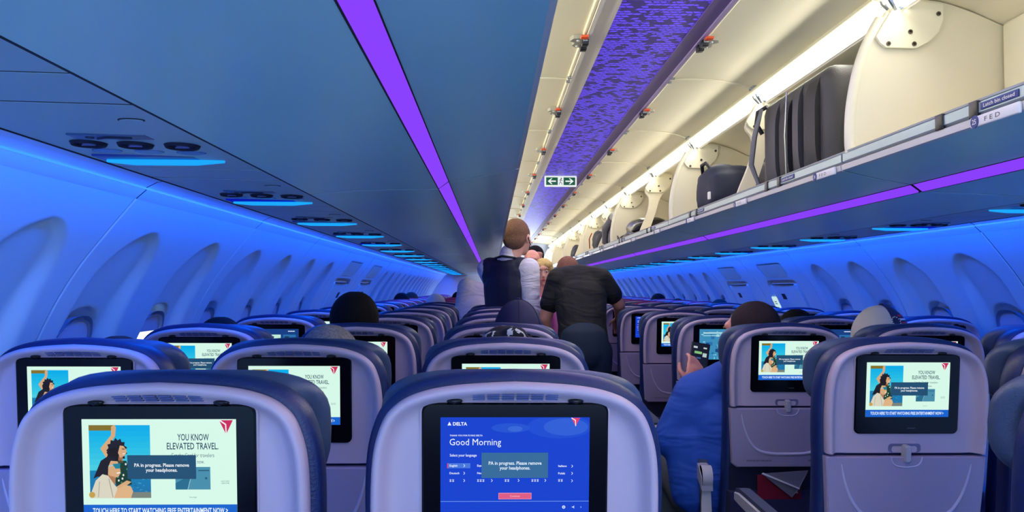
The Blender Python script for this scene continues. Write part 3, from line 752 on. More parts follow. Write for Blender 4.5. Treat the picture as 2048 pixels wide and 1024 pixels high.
po = Pic('off'); po.rect(0, 0, 1, 1, (6, 8, 30), 0); o = po.mb.build('screen_display', po.mats, None, smooth=0, fix=False); DISP['off'] = o.data; bpy.data.objects.remove(o)

# ------------------------------------------------------------------ seat
TOPZ = 1.182
HALF = [(0.000, 0.0), (0.002, 0.045), (0.006, 0.090), (0.013, 0.126), (0.026, 0.158), (0.048, 0.183), (0.078, 0.197), (0.115, 0.205), (0.17, 0.208), (0.24, 0.207), (0.30, 0.204)]
def outline(inset, zbot, tail=None, scale=1.0):
    """open outline from the lower left, over the dome, to the lower right, moved inward by inset"""
    h = list(HALF)
    if tail: h = h+tail
    pts = [(hw*scale, TOPZ-d) for d, hw in h]
    right = cr([(a, b, 0) for a, b in pts], 4)
    right = [(p.x, p.y) for p in right]
    left = [(-x, z) for x, z in right[::-1]]
    P = left[:-1]+right
    out = []
    for i, (x, z) in enumerate(P):
        a = P[max(i-1, 0)]; b = P[min(i+1, len(P)-1)]
        tx, tz = b[0]-a[0], b[1]-a[1]; l = math.hypot(tx, tz) or 1
        nx, nz = tz/l, -tx/l                 # inward (path goes left-bottom -> top -> right-bottom)
        out.append((x+nx*inset, z+nz*inset))
    out = [(x, max(z, zbot)) for x, z in out]
    # keep monotone sides
    return out
def ladder(mb, loops, cap_first=False, cap_last=True, bottom=True, m=0):
    n = len(loops[0]); vs = []
    for P, v in loops: pass
def open_loft(mb, loops, m=0, cap0=False, cap1=True):
    """loops: list of (outline, v). Strips between them, flat ladder caps, closed along the bottom edge."""
    n = len(loops[0][0]); vs = []
    for P, v in loops: vs += [SP(x, z, v) for x, z in P]
    fs = []
    for i in range(len(loops)-1):
        for j in range(n-1): fs.append((i*n+j, i*n+j+1, (i+1)*n+j+1, (i+1)*n+j))
    def cap(i):
        b = i*n
        for j in range((n-1)//2):
            k = n-1-j
            if j+1 < k-1: fs.append((b+j, b+j+1, b+k-1, b+k))
            elif j+1 == k-1: fs.append((b+j, b+j+1, b+k))
    if cap0: cap(0)
    if cap1: cap(len(loops)-1)
    if cap0 and cap1: fs.append(tuple(i*n for i in range(len(loops)))+tuple(i*n+n-1 for i in range(len(loops)-1, -1, -1)))
    mb.add(vs, fs, m)
def rrect(hu, hw, r, cu=0, cw=0, n=5):
    pts = []
    for sx, sz, a0 in ((1, 1, 0), (-1, 1, 90), (-1, -1, 180), (1, -1, 270)):
        for k in range(n+1):
            a = math.radians(a0+90*k/n); pts.append((cu+sx*(hu-r)+r*math.cos(a), cw+sz*(hw-r)+r*math.sin(a)))
    return pts
def rl(mb, spec, m=0, caps=True):        # loft of rounded rectangles: (hu, hw, r, cu, cw, v)
    mb.loft([[SP(u, w, s[5]) for u, w in rrect(*s[:5])] for s in spec], m, True, caps)
SEATM = {}
def seat_part(name, mb, mats, smooth=40):
    o = mb.build(name, mats, None, smooth); SEATM[name] = o.data; bpy.data.objects.remove(o)
# rear shell with raised rim
mb = MB(); zb = 0.900
open_loft(mb, [(outline(0.012, zb), 0.014), (outline(0.0095, zb), -0.004), (outline(0.0105, zb), -0.012), (outline(0.0135, zb), -0.018), (outline(0.0180, zb), -0.0198), (outline(0.0225, zb), -0.0170),
               (outline(0.0275, zb), -0.008), (outline(0.0330, zb), 0.000), (outline(0.040, zb), 0.004), (outline(0.056, zb), 0.002), (outline(0.066, zb), 0.000)], 0, True, True)
seat_part('back_shell', mb, M_shell, 55)
# grille slots and two hooks under the rim
for nm in ('grille',):
    mb = MB()
    for r in range(3):
        for c in range(6): rl(mb, [(0.0085, 0.0012, 0.001, -0.05+c*0.02, 1.1475+r*0.0036, -0.0035-r*0.0054), (0.0085, 0.0010, 0.001, -0.05+c*0.02, 1.1475+r*0.0036, 0.004-r*0.0054)])
    seat_part('grille', mb, mat('grille_slot', (70, 80, 130), 0.6))
mb = MB()
mb.ell(SP(0, 1.1455, -0.006), (0.011, 0.005, 0.0036)); mb.tube([SP(-0.006, 1.1455, -0.009), SP(0, 1.143, -0.012), SP(0.006, 1.1455, -0.009)], 0.0015, 6); seat_part('coat_hook', mb, M_black)
# monitor bezel and its display
mb = MB(); rl(mb, [(0.128, 0.0975, 0.013, 0, 1.0455, 0.006), (0.128, 0.0975, 0.013, 0, 1.0455, -0.004), (0.1255, 0.095, 0.012, 0, 1.0455, -0.0062)]); seat_part('monitor', mb, M_bezel, 30)
mb = MB(); rl(mb, [(0.1305, 0.0990, 0.015, 0, 1.0450, 0.004), (0.1305, 0.0990, 0.015, 0, 1.0450, -0.002), (0.1275, 0.097, 0.013, 0, 1.0455, -0.002)], 0, False); seat_part('monitor_surround', mb, M_shell, 30)
mb = MB(); rl(mb, [(0.010, 0.0012, 0.001, 0.012, 0.962, -0.0060), (0.010, 0.0012, 0.001, 0.012, 0.962, -0.0068)]); seat_part('power_mark', mb, mat('mark_grey', (70, 70, 90), 0.4))
# tray table
def trap(z0, z1, hw0, hw1, ins, v):
    return [SP(u, w, v) for u, w in [(-hw1+ins, z1-ins), (hw1-ins, z1-ins), (hw0-ins, z0+ins+0.012), (hw0-ins-0.014, z0+ins), (-hw0+ins+0.014, z0+ins), (-hw0+ins, z0+ins+0.012)]]
mb = MB(); mb.loft([trap(0.690, 0.893, 0.186, 0.198, 0.0, 0.010), trap(0.690, 0.893, 0.186, 0.198, 0.0, -0.010), trap(0.690, 0.893, 0.186, 0.198, 0.003, -0.0135)]); seat_part('tray_table', mb, M_tray, 25)
gv = cr([(-0.160, 0.875, 0), (-0.150, 0.83, 0), (-0.132, 0.785, 0), (-0.105, 0.752, 0), (-0.065, 0.738, 0), (0, 0.735, 0), (0.065, 0.738, 0), (0.105, 0.752, 0), (0.132, 0.785, 0), (0.150, 0.83, 0), (0.160, 0.875, 0)], 5)
mb = MB(); n = len(gv); mb.tube([SP(p.x, p.y, -0.0125) for p in gv], [0.0015+0.0045*math.sin(math.pi*i/(n-1))**0.7 for i in range(n)], 8); seat_part('tray_ridge', mb, M_groove, 60)
mb = MB(); rl(mb, [(0.150, 0.012, 0.003, 0, 0.712, -0.0130), (0.150, 0.012, 0.003, 0, 0.712, -0.0143), (0.146, 0.009, 0.002, 0, 0.712, -0.0143), (0.146, 0.009, 0.002, 0, 0.712, -0.0137)])
seat_part('notice_frame', mb, M_tray, 20)
mb = MB(); Pn = lambda u, w, v: SP(u, w, -0.0140)
text_geo(mb, 'FASTEN SEAT BELT WHILE SEATED', -0.138, 0.7105, 0.0045, 0, 'L', 0.085, Pn, 0.02); text_geo(mb, 'LIFE VEST UNDER SEAT', 0.138, 0.7105, 0.0045, 0, 'R', 0.065, Pn, 0.02)
seat_part('notice_text', mb, mat('ink_navy', (25, 30, 80)), 0)
# latch: recess above, dish below, paddle
mb = MB(); rl(mb, [(0.040, 0.011, 0.008, 0, 0.912, 0.002), (0.040, 0.011, 0.008, 0, 0.912, -0.0012), (0.032, 0.008, 0.006, 0, 0.909, -0.0005), (0.030, 0.007, 0.006, 0, 0.909, 0.001)]); seat_part('latch_recess', mb, mat('recess_shade', (120, 118, 150), 0.5))
mb = MB()
dish = cr([(-0.038, 0.893, 0), (-0.036, 0.882, 0), (-0.026, 0.871, 0), (0, 0.867, 0), (0.026, 0.871, 0), (0.036, 0.882, 0), (0.038, 0.893, 0)], 4)
mb.tube([SP(p.x, p.y, -0.0130) for p in dish], 0.0022, 6); seat_part('latch_dish', mb, M_groove, 60)
mb = MB(); rl(mb, [(0.0075, 0.021, 0.005, 0, 0.901, 0.000), (0.0075, 0.021, 0.005, 0, 0.900, -0.020), (0.0055, 0.018, 0.004, 0, 0.900, -0.023)]); seat_part('latch', mb, M_arm, 40)
# leather back cushion
TAIL = [(0.42, 0.203), (0.55, 0.205), (0.70, 0.21), (0.74, 0.21)]
mb = MB(); zb = 0.44
def OL(i, sc=1.0): return outline(i, zb, TAIL, sc)
open_loft(mb, [(OL(0.014), 0.014), (OL(0.002), 0.016), (OL(-0.002), 0.024), (OL(-0.003), 0.045), (OL(0.001), 0.070), (OL(0.012), 0.088), (OL(0.035), 0.098), (OL(0.08), 0.104)], 0, True, True)
seat_part('back_cushion', mb, M_leather, 70)
# headrest with side wings
mb = MB()
R = []
for v, k in ((0.072, 0.86), (0.080, 0.97), (0.100, 1.02), (0.125, 1.0), (0.140, 0.9)):
    pts = []
    for j in range(40):
        a = 2*math.pi*j/40; c, sn = math.cos(a), math.sin(a)
        pts.append(SP(0.198*k*math.copysign(abs(c)**0.45, c), 1.085+0.092*k*math.copysign(abs(sn)**0.6, sn), v+0.028*abs(c)**6))
    R.append(pts)
mb.loft(R); seat_part('headrest', mb, M_head, 70)
# seat pan, pocket, base
mb = MB(); mb.box(-0.215, 0.215, 0.10, 0.56, 0.36, 0.475, 0, 0.035); seat_part('seat_cushion', mb, M_leather, 60)
mb = MB()
mb.loft([[(x, y, z) for x, z in ((-0.198, z0), (0.198, z0))]+[(0.198, y2, z0), (-0.198, y2, z0)] for z0, y, y2 in ((0.36, 0.045, 0.095), (0.40, 0.005, 0.092), (0.57, 0.000, 0.080), (0.606, 0.010, 0.060))])
seat_part('literature_pocket', mb, M_pocket, 40)
mb = MB(); mb.loft([[SP(-0.19, z, v0), SP(0.19, z, v0), SP(0.19, z, 0.012), SP(-0.19, z, 0.012)] for z, v0 in ((0.45, 0.004), (0.69, 0.006))]); seat_part('lower_back', mb, mat('lower_back_dark', (14, 18, 50), 0.7), 0)
for sx, nm in ((-1, 'left'), (1, 'right')):
    mb = MB(); mb.box(sx*0.16-0.022, sx*0.16+0.022, 0.14, 0.50, 0.30, 0.36, 0, 0.006); mb.box(sx*0.16-0.015, sx*0.16+0.015, 0.20, 0.25, 0.0, 0.31, 0, 0.004); mb.box(sx*0.16-0.015, sx*0.16+0.015, 0.42, 0.47, 0.0, 0.31, 0, 0.004); mb.box(sx*0.16-0.02, sx*0.16+0.02, 0.16, 0.52, 0.0, 0.03, 0, 0.004)
    seat_part('leg_'+nm, mb, M_metal, 30)
# armrest: pad, curved side shell and pale pivot cap
for sx, nm in ((-1, 'left'), (1, 'right')):
    x = sx*0.258; a = 0.020
    mb = MB()
    mb.loft([[(x-a, y, z-h), (x-a, y, z), (x-a*0.6, y, z+0.006), (x+a*0.6, y, z+0.006), (x+a, y, z), (x+a, y, z-h)] for y, z, h in ((0.075, 0.640, 0.045), (0.12, 0.675, 0.055), (0.20, 0.685, 0.035), (0.45, 0.690, 0.028), (0.49, 0.685, 0.020))])
    seat_part('armrest_'+nm, mb, M_arm, 30)
    mb = MB(); mb.loft([[(x-a*0.8, y, z), (x-a*0.8, y, z+0.012), (x+a*0.8, y, z+0.012), (x+a*0.8, y, z)] for y, z in ((0.13, 0.680), (0.20, 0.690), (0.45, 0.695), (0.485, 0.688))]); seat_part('armpad_'+nm, mb, M_armtop, 30)
    mb = MB(); R = []
    for k in range(14):
        q = math.radians(-60+k*(210/13)); R.append((0.095-0.030*math.sin(q+0.6), 0.642+0.038*math.cos(q+0.6)))
    mb.prism([(p[0], p[1]) for p in R]+[(0.11, 0.42), (0.07, 0.42)], x-a*0.9, x+a*0.9, 0, 'x'); seat_part('armcap_'+nm, mb, mat('armrest_cap', (202, 198, 200), 0.35), 35)
SEATM['red_cushion'] = SEATM['back_cushion'].copy(); SEATM['red_cushion'].materials[0] = mat('wine_leather', (150, 44, 92), 0.45, bump=0.3, bscale=260)
def make_seat(block, col, row, Y, X, disp, label, group, detail=2):
    r = empty('passenger_seat', (X, Y, 0), label, 'seat', group)
    sh = put('back_shell', SEATM['back_shell'], r)
    cu = put('back_cushion', SEATM['red_cushion' if row >= 8 else 'back_cushion'], r); hd = put('headrest', SEATM['headrest'], r)
    tr = put('tray_table', SEATM['tray_table'], r)
    mo = put('monitor', SEATM['monitor'], r)
    d = put('screen_display', DISP[disp], mo)
    put('seat_cushion', SEATM['seat_cushion'], r)
    for nm in ('left', 'right'): put('leg', SEATM['leg_'+nm], r)
    put('lower_back', SEATM['lower_back'], r); put('literature_pocket', SEATM['literature_pocket'], r)
    if detail >= 1:
        put('monitor_surround', SEATM['monitor_surround'], sh)
        put('tray_ridge', SEATM['tray_ridge'], tr); put('latch', SEATM['latch'], r)
        sides = ['left'] if block > 0 else ['right']
        for nm in sides:
            a = put('armrest', SEATM['armrest_'+nm], r); put('arm_pad', SEATM['armpad_'+nm], a); put('pivot_cap', SEATM['armcap_'+nm], a)
    if detail >= 2:
        g = put('speaker_grille', SEATM['grille'], sh)
        for sx in (-1, 1): put('coat_hook', SEATM['coat_hook'], sh, (sx*0.083, 0, 0))
        put('power_mark', SEATM['power_mark'], mo); put('latch_recess', SEATM['latch_recess'], sh)
        put('latch_dish', SEATM['latch_dish'], tr); put('notice_frame', SEATM['notice_frame'], tr); put('notice_text', SEATM['notice_text'], tr)
    return r
XC = {-1: {'aisle': -0.480, 'middle': -0.957, 'window': -1.436}, 1: {'aisle': 0.498, 'middle': 0.978, 'window': 1.452}}
ROWD = ['front', 'second', 'third', 'fourth', 'fifth', 'sixth', 'seventh', 'eighth', 'ninth', 'tenth', 'eleventh', 'twelfth', 'thirteenth', 'fourteenth', 'fifteenth', 'sixteenth', 'seventeenth', 'eighteenth']
over = {(-1, 'middle', 0): -0.015, (-1, 'middle', 1): -0.06, (-1, 'window', 1): -0.08, (-1, 'window', 2): -0.10, (-1, 'middle', 2): -0.02}
disp = {(-1, 'aisle', 0): 'welcome', (1, 'aisle', 5): 'welcome', (1, 'aisle', 3): 'map', (1, 'middle', 3): 'menu', (-1, 'window', 3): 'menu', (1, 'middle', 2): 'ad', (-1, 'aisle', 2): 'off', (-1, 'aisle', 3): 'off', (-1, 'middle', 3): 'off', (-1, 'middle', 4): 'off', (1, 'window', 3): 'off'}
WHAT = {'ad': 'screen showing a pale card advert', 'welcome': 'screen showing a blue greeting', 'map': 'screen showing a cyan picture', 'menu': 'screen showing blue menu tiles', 'off': 'dark screen'}
SEATS = {}
for b in (-1, 1):
    sd = 'left' if b < 0 else 'right'
    for row in range(18):
        y = 1.14+row*0.787 if b < 0 else 1.18+row*0.797
        for col in ('aisle', 'middle', 'window'):
            if row == 0 and (col == 'window' or (b > 0 and col == 'middle')): continue
            k = (b, col, row); dd = disp.get(k, 'ad')
            ds = {'ad': 'advert', 'welcome': 'blue greeting', 'map': 'cyan picture', 'menu': 'blue menu', 'off': 'dark'}[dd]
            lb = '%s seat of the %s row left of the aisle, %s screen' % (col, ROWD[row], ds) if b < 0 else '%s seat of the %s row right of the aisle, %s screen' % (col, ROWD[row], ds)
            SEATS[k] = make_seat(b, col, row, y+over.get(k, 0), XC[b][col], dd, ('wine red ' if row >= 8 else 'navy ')+lb, '%s seats on the %s side' % (col, sd), 2 if row < 5 else (1 if row < 9 else 0))

# ------------------------------------------------------------------ luggage in the right bins
M_bagk = mat('bag_black', (26, 26, 30), 0.6, bump=0.5, bscale=220, noise=0.2, nscale=12)
M_bagg = mat('bag_charcoal', (62, 62, 66), 0.55, bump=0.5, bscale=300, noise=0.15, nscale=8)
M_bagn = mat('bag_navy', (22, 30, 56), 0.7, bump=0.5, bscale=240, noise=0.2, nscale=10)
M_grey = mat('jacket_grey', (112, 114, 118), 0.8, bump=0.6, bscale=140, noise=0.2, nscale=14)
def soft_block(mb, c, r, e=0.35, wob=0.06, seed=1, n=36, k=22, m=0, rot=0.0):
    rnd = random.Random(seed); ph = [rnd.uniform(0, 6.28) for _ in range(6)]; rings = []
    for i in range(1, k):
        t = -math.pi/2+math.pi*i/k; ct, st = math.cos(t), math.sin(t); R = []
        for j in range(n):
            q = 2*math.pi*j/n; cq, sq = math.cos(q), math.sin(q)
            sg = lambda a, p: math.copysign(abs(a)**p, a)
            x = sg(ct, e)*sg(cq, e); y = sg(ct, e)*sg(sq, e); z = sg(st, e)
            f = 1+wob*(math.sin(3*x+ph[0]+2*z)+math.sin(5*y+ph[1]+3*z)+0.6*math.sin(9*x+7*y+ph[2])+0.5*math.sin(13*z+6*y+ph[3]))/2
            p = Vector((x*r[0]*f, y*r[1]*f, z*r[2]*f)); p = Matrix.Rotation(rot, 3, 'X') @ p
            R.append(p+Vector(c))
        rings.append(R)
    mb.loft(rings, m)
def bag(name, loc, label, cat, body, mt, extras=()):
    r = empty(name, loc, label, cat)
    mb = MB(); body(mb); mb.build('bag_body', mt, r, smooth=70)
    for nm, fn, m in extras:
        q = MB(); fn(q); q.build(nm, m, r, smooth=60)
    return r
FZ = 1.658
# tall charcoal suitcase standing on end next to the divider, ribs and straps toward the aisle
def suit(mb): mb.box(-0.10, 0.27, -0.30, 0.31, 0.0, 0.335, 0, 0.045)
def rib(y, w=0.05, h=0.30, x=-0.118):
    return lambda q: q.loft([[(x-0.0+0.02*(abs(z-h/2)/(h/2))**4, yy, z) for z in [h*i/10 for i in range(11)]]+[(x+0.04, yy, h*(10-i)/10) for i in range(11)] for yy in (y-w/2, y+w/2)])
bag('suitcase', (0.60, 2.72, FZ), 'charcoal fabric suitcase standing in the right bin beside the nearest full divider', 'suitcase', suit, M_bagg,
    [('side_pocket', rib(-0.20, 0.09), M_bagk), ('side_pocket', rib(-0.08, 0.05, 0.31), M_bagg), ('side_pocket', rib(0.03, 0.08, 0.29), M_bagk), ('side_pocket', rib(0.16, 0.10, 0.30), M_bagg),
     ('strap', lambda q: q.tube([(-0.128, 0.22, 0.30), (-0.150, 0.235, 0.20), (-0.158, 0.25, 0.10), (-0.120, 0.26, 0.01)], [0.012, 0.018, 0.018, 0.012], 10, flat=0.5), M_grey),
     ('carry_handle', lambda q: q.tube([(-0.10, 0.24, 0.315), (-0.125, 0.27, 0.30), (-0.128, 0.28, 0.26), (-0.105, 0.28, 0.22)], 0.008, 8), M_bagk),
     ('zip', lambda q: q.tube([(-0.124, -0.015, 0.03), (-0.128, -0.015, 0.16), (-0.120, -0.015, 0.31)], 0.003, 6), M_steel)])
def navyb(mb): soft_block(mb, (0.06, 0, 0.115), (0.13, 0.20, 0.115), 0.62, 0.07, 4)
bag('duffel_bag', (0.56, 3.90, FZ), 'slouched navy duffel bag between the support arm and the second divider', 'bag', navyb, M_bagn,
    [('tag', lambda q: q.box(-0.078, -0.068, -0.19, -0.165, 0.055, 0.09, 0, 0.003), M_white), ('carry_handle', lambda q: q.tube([(-0.03, -0.08, 0.20), (-0.05, -0.04, 0.245), (-0.05, 0.04, 0.245), (-0.03, 0.09, 0.20)], 0.009, 8), M_bagk)])
def roundb(mb): soft_block(mb, (0.10, 0, 0.125), (0.17, 0.24, 0.125), 0.8, 0.03, 9)
bag('backpack', (0.72, 3.55, FZ), 'black rounded backpack lying behind the navy duffel bag', 'backpack', roundb, M_bagk,
    [('top_seam', lambda q: q.tube([(-0.05, -0.2, 0.12), (-0.055, 0, 0.22), (-0.05, 0.2, 0.12)], 0.006, 6), M_bagg), ('top_loop', lambda q: q.tube([(0.02, 0.10, 0.24), (0.0, 0.12, 0.27), (-0.02, 0.15, 0.26), (-0.01, 0.16, 0.22)], 0.006, 8), M_black)])
bag('duffel_bag', (0.60, 6.05, FZ), 'shiny black bag lying beyond the second support arm', 'bag', lambda mb: soft_block(mb, (0.04, 0, 0.085), (0.13, 0.32, 0.085), 0.75, 0.06, 12), mat('bag_shiny', (24, 24, 28), 0.25, bump=0.6, bscale=60),
    [('strap', lambda q: q.tube([(-0.09, -0.3, 0.02), (-0.11, -0.1, 0.05), (-0.10, 0.2, 0.03), (-0.06, 0.34, 0.03)], 0.014, 8), M_black)])
bag('black_pouch', (0.545, 6.47, FZ), 'small crumpled black pouch at the rail beyond the shiny black bag', 'bag', lambda mb: soft_block(mb, (0.02, 0, 0.035), (0.06, 0.10, 0.035), 0.8, 0.12, 15), M_bagk,
    [('strap', lambda q: q.tube([(-0.05, -0.08, 0.02), (-0.06, 0.0, 0.06), (-0.04, 0.1, 0.04)], 0.006, 6), M_black)])
bag('folded_jacket', (0.60, 7.25, FZ), 'grey crumpled jacket stuffed upright in the third right bin', 'jacket', lambda mb: soft_block(mb, (0.02, 0, 0.155), (0.10, 0.24, 0.155), 0.7, 0.10, 21, rot=0.25), M_grey,
    [('sleeve', lambda q: q.tube([(-0.06, -0.15, 0.26), (-0.10, 0.0, 0.18), (-0.09, 0.12, 0.06)], [0.03, 0.035, 0.03], 10), M_grey)])
bag('backpack', (0.56, 8.05, FZ), 'black backpack with orange trim just before the third divider', 'backpack', lambda mb: soft_block(mb, (0.03, 0, 0.11), (0.10, 0.26, 0.11), 0.7, 0.08, 25), M_bagk,
    [('trim_cord', lambda q: q.tube([(-0.085, 0.02, 0.19), (-0.095, 0.15, 0.14), (-0.08, 0.24, 0.05)], 0.006, 6), mat('trim_orange', (214, 96, 60), 0.6))])
bag('black_pouch', (0.54, 10.2, FZ), 'dark bag half seen in the right bin above the bending man', 'bag', lambda mb: soft_block(mb, (0.03, 0, 0.09), (0.09, 0.22, 0.09), 0.7, 0.1, 31), M_bagk)
# dark cloth corner in a left bin behind the vested man
bag('black_pouch', (-0.50, 5.0, FZ), 'black bag corner peeking over the left bin rail', 'bag', lambda mb: soft_block(mb, (0, 0, 0.05), (0.05, 0.08, 0.05), 0.7, 0.1, 33), M_bagk)

# magazines and safety card in the pocket of the third aisle seat on the right
py = SEATS[(1, 'aisle', 2)].location.y
r = empty('magazine', (0.458, py, 0.612), 'grey magazine with folded corner in the pocket of the third right aisle seat', 'magazine')
mb = MB(); mb.loft([[(-0.055, -0.010, 0.062), (0.10, -0.022, 0.075), (0.07, -0.016, 0.012), (0.05, -0.004, -0.02)], [(-0.055, -0.007, 0.062), (0.10, -0.019, 0.075), (0.07, -0.013, 0.012), (0.05, -0.001, -0.02)]]); mb.build('cover', mat('magazine_grey', (120, 118, 136), 0.4), r, smooth=0)
mb = MB(); mb.loft([[(-0.056, -0.0125, 0.062), (0.071, -0.0185, 0.011), (0.071, -0.0185, 0.016), (-0.050, -0.0125, 0.066)], [(-0.056, -0.0105, 0.062), (0.071, -0.0165, 0.011), (0.071, -0.0165, 0.016), (-0.050, -0.0105, 0.066)]]); mb.build('folded_edge', M_white, r, smooth=0)
r = empty('safety_card', (0.458, py, 0.612), 'dark red safety card behind the grey magazine in the same pocket', 'card')
mb = MB(); mb.box(-0.065, 0.085, 0.004, 0.006, -0.03, 0.055); mb.build('card_sheet', mat('card_red', (120, 16, 40), 0.4), r, smooth=0)
mb = MB(); text_geo(mb, 'SAFETY', 0, 0, 0.014, 0, 'C', 0.07, lambda u, w, v: (0.073-w, 0.0035, 0.012+u*0.6), 0.01); mb.build('lettering', M_white, r, smooth=0, fix=False)

# ------------------------------------------------------------------ people
V3 = Vector
def cap(mb, p0, p1, r0, r1, side=(1, 0, 0), w=1.0, d=1.0, n=16):
    p0, p1 = V3(p0), V3(p1); t = (p1-p0); ln = t.length; t = t.normalized() if ln > 1e-6 else V3((0, 0, 1))
    a = V3(side); a = a-t*a.dot(t)
    if a.length < 0.1: a = t.cross(V3((0, 1, 0)))
    a.normalize(); b = t.cross(a); R = []
    def ring(c, r): R.append([c+a*math.cos(q)*r*w+b*math.sin(q)*r*d for q in [2*math.pi*k/n for k in range(n)]])
    for k in (75, 50, 25): q = math.radians(k); ring(p0-t*r0*math.sin(q)*min(w, d), r0*math.cos(q))
    ring(p0, r0); ring(p1, r1)
    for k in (25, 50, 75): q = math.radians(k); ring(p1+t*r1*math.sin(q)*min(w, d), r1*math.cos(q))
    mb.loft(R)
def remesh(mb, voxel, name, mats, parent, it=4, inflate=0.0, loc=None):
    me = bpy.data.meshes.new('tmp'); me.from_pydata(mb.v, [], mb.f); ob = bpy.data.objects.new('tmp', me); COL.objects.link(ob)
    bm = bmesh.new(); bm.from_mesh(me); bmesh.ops.recalc_face_normals(bm, faces=bm.faces[:]); bm.to_mesh(me); bm.free()
    m = ob.modifiers.new('r', 'REMESH'); m.mode = 'VOXEL'; m.voxel_size = voxel
    s = ob.modifiers.new('s', 'SMOOTH'); s.factor = 0.5; s.iterations = it
    bpy.context.view_layer.update(); dg = bpy.context.evaluated_depsgraph_get()
    out = bpy.data.meshes.new_from_object(ob.evaluated_get(dg)); bpy.data.objects.remove(ob); bpy.data.meshes.remove(me)
    out.name = name; out.materials.clear()
    for mt in (mats if isinstance(mats, (list, tuple)) else [mats]): out.materials.append(mt)
    for p in out.polygons: p.use_smooth = True
    return put(name, out, parent, loc)
def hand(mb, wrist, d, nrm, curl=0.5, k=1.0, thumb=1):
    d = V3(d).normalized(); nrm = V3(nrm); nrm = (nrm-d*nrm.dot(d)).normalized(); sd = d.cross(nrm).normalized()*thumb
    w = V3(wrist)
    cap(mb, w, w+d*0.075*k, 0.027*k, 0.036*k, sd, 1.0, 0.42)
    for off, ln in ((0.030, 0.070), (0.0105, 0.080), (-0.0095, 0.075), (-0.029, 0.058)):
        p = w+d*0.088*k+sd*off*k; c1 = math.cos(curl*0.7); s1 = math.sin(curl*0.7)
        q = p+(d*c1-nrm*s1)*ln*0.52*k; c2 = math.cos(curl*1.9); s2 = math.sin(curl*1.9)
        e = q+(d*c2-nrm*s2)*ln*0.48*k
        cap(mb, p-d*0.02*k, q, 0.0092*k, 0.0085*k, sd, n=8); cap(mb, q, e, 0.0085*k, 0.0072*k, sd, n=8)
    p = w+d*0.025*k+sd*0.026*k; q = p+(d*0.6+sd*0.75-nrm*0.25).normalized()*0.040*k; e = q+(d*0.9+sd*0.25-nrm*0.4*curl).normalized()*0.032*k
    cap(mb, p, q, 0.013*k, 0.0105*k, sd, n=8); cap(mb, q, e, 0.010*k, 0.008*k, sd, n=8)
def hmat(yaw, pitch=0, roll=0): return Matrix.Rotation(math.radians(yaw), 3, 'Z') @ Matrix.Rotation(math.radians(pitch), 3, 'X') @ Matrix.Rotation(math.radians(roll), 3, 'Y')
def head_skin(mb, c, H, k=1.0):
    T = lambda x, y, z: V3(c)+H @ V3((x*k, y*k, z*k)); S = H @ V3((1, 0, 0))
    def E(x, y, z, rx, ry, rz): mb.ell(T(x, y, z), (rx*k, ry*k, rz*k), M=H)
    E(0, -0.012, 0.030, 0.074, 0.094, 0.088); E(0, 0.018, -0.02, 0.064, 0.070, 0.085); E(0, 0.038, -0.065, 0.046, 0.045, 0.040); E(0, 0.068, -0.092, 0.020, 0.016, 0.016)
    E(0, 0.068, 0.045, 0.05, 0.024, 0.022)                          # brow
    for sx in (-1, 1):
        E(sx*0.035, 0.062, -0.018, 0.022, 0.020, 0.020); E(sx*0.076, -0.004, -0.004, 0.010, 0.019, 0.031); E(sx*0.080, -0.010, 0.008, 0.007, 0.016, 0.018)
    cap(mb, T(0, 0.086, 0.022), T(0, 0.104, -0.022), 0.008*k, 0.012*k, S, n=10); E(0.009, 0.094, -0.026, 0.008, 0.010, 0.007); E(-0.009, 0.094, -0.026, 0.008, 0.010, 0.007)
    E(0, 0.080, -0.052, 0.024, 0.013, 0.007); E(0, 0.078, -0.064, 0.021, 0.013, 0.008)
def face_bits(body, c, H, k, lips=None, brow=None):
    T = lambda x, y, z: V3(c)+H @ V3((x*k, y*k, z*k))
    for sx in (-1, 1):
        q = MB(); q.ell(T(sx*0.030, 0.073, 0.016), (0.0125*k,)*3, 0, 14, 10); e = q.build('eye', mat('eye_white', (225, 222, 215), 0.2), body, 80)
        q = MB(); q.ell(T(sx*0.030, 0.0845, 0.016), (0.0055*k,)*3, 0, 10, 8); q.build('iris', mat('iris_dark', (50, 60, 70), 0.2), e, 80)
        q = MB(); q.tube([T(sx*0.014, 0.090, 0.036), T(sx*0.030, 0.090, 0.042), T(sx*0.047, 0.078, 0.036)], [0.002*k, 0.0032*k, 0.0015*k], 6); q.build('eyebrow', brow or mat('brow_brown', (110, 80, 55), 0.8), body, 80)
    if lips:
        q = MB(); q.tube([T(-0.024, 0.080, -0.056), T(-0.008, 0.0925, -0.053), T(0.008, 0.0925, -0.053), T(0.024, 0.080, -0.056)], [0.001*k, 0.004*k, 0.004*k, 0.001*k], 8)
        q.tube([T(-0.020, 0.081, -0.058), T(0, 0.092, -0.062), T(0.020, 0.081, -0.058)], [0.001*k, 0.0045*k, 0.001*k], 8); q.build('lips', lips, body, 80)
def hair_short(mb, c, H, k=1.0, vol=1.0, back=0.0):
    def E(x, y, z, rx, ry, rz): mb.ell(V3(c)+H @ V3((x*k, y*k, z*k)), (rx*k*vol, ry*k*vol, rz*k*vol), M=H)
    E(0, -0.022, 0.040, 0.080, 0.094, 0.088); E(0, -0.046, -0.002-back, 0.074, 0.066, 0.070)
    for sx in (-1, 1): E(sx*0.062, -0.012, 0.030, 0.018, 0.050, 0.045)
SKINS = {'fair': mat('skin_fair', (226, 172, 146), 0.5, noise=0.08, nscale=30), 'tan': mat('skin_tan', (196, 136, 110), 0.5, noise=0.08, nscale=30), 'brown': mat('skin_brown', (110, 74, 58), 0.5, noise=0.08, nscale=30), 'pink': mat('skin_pink', (232, 160, 138), 0.45, noise=0.08, nscale=30)}
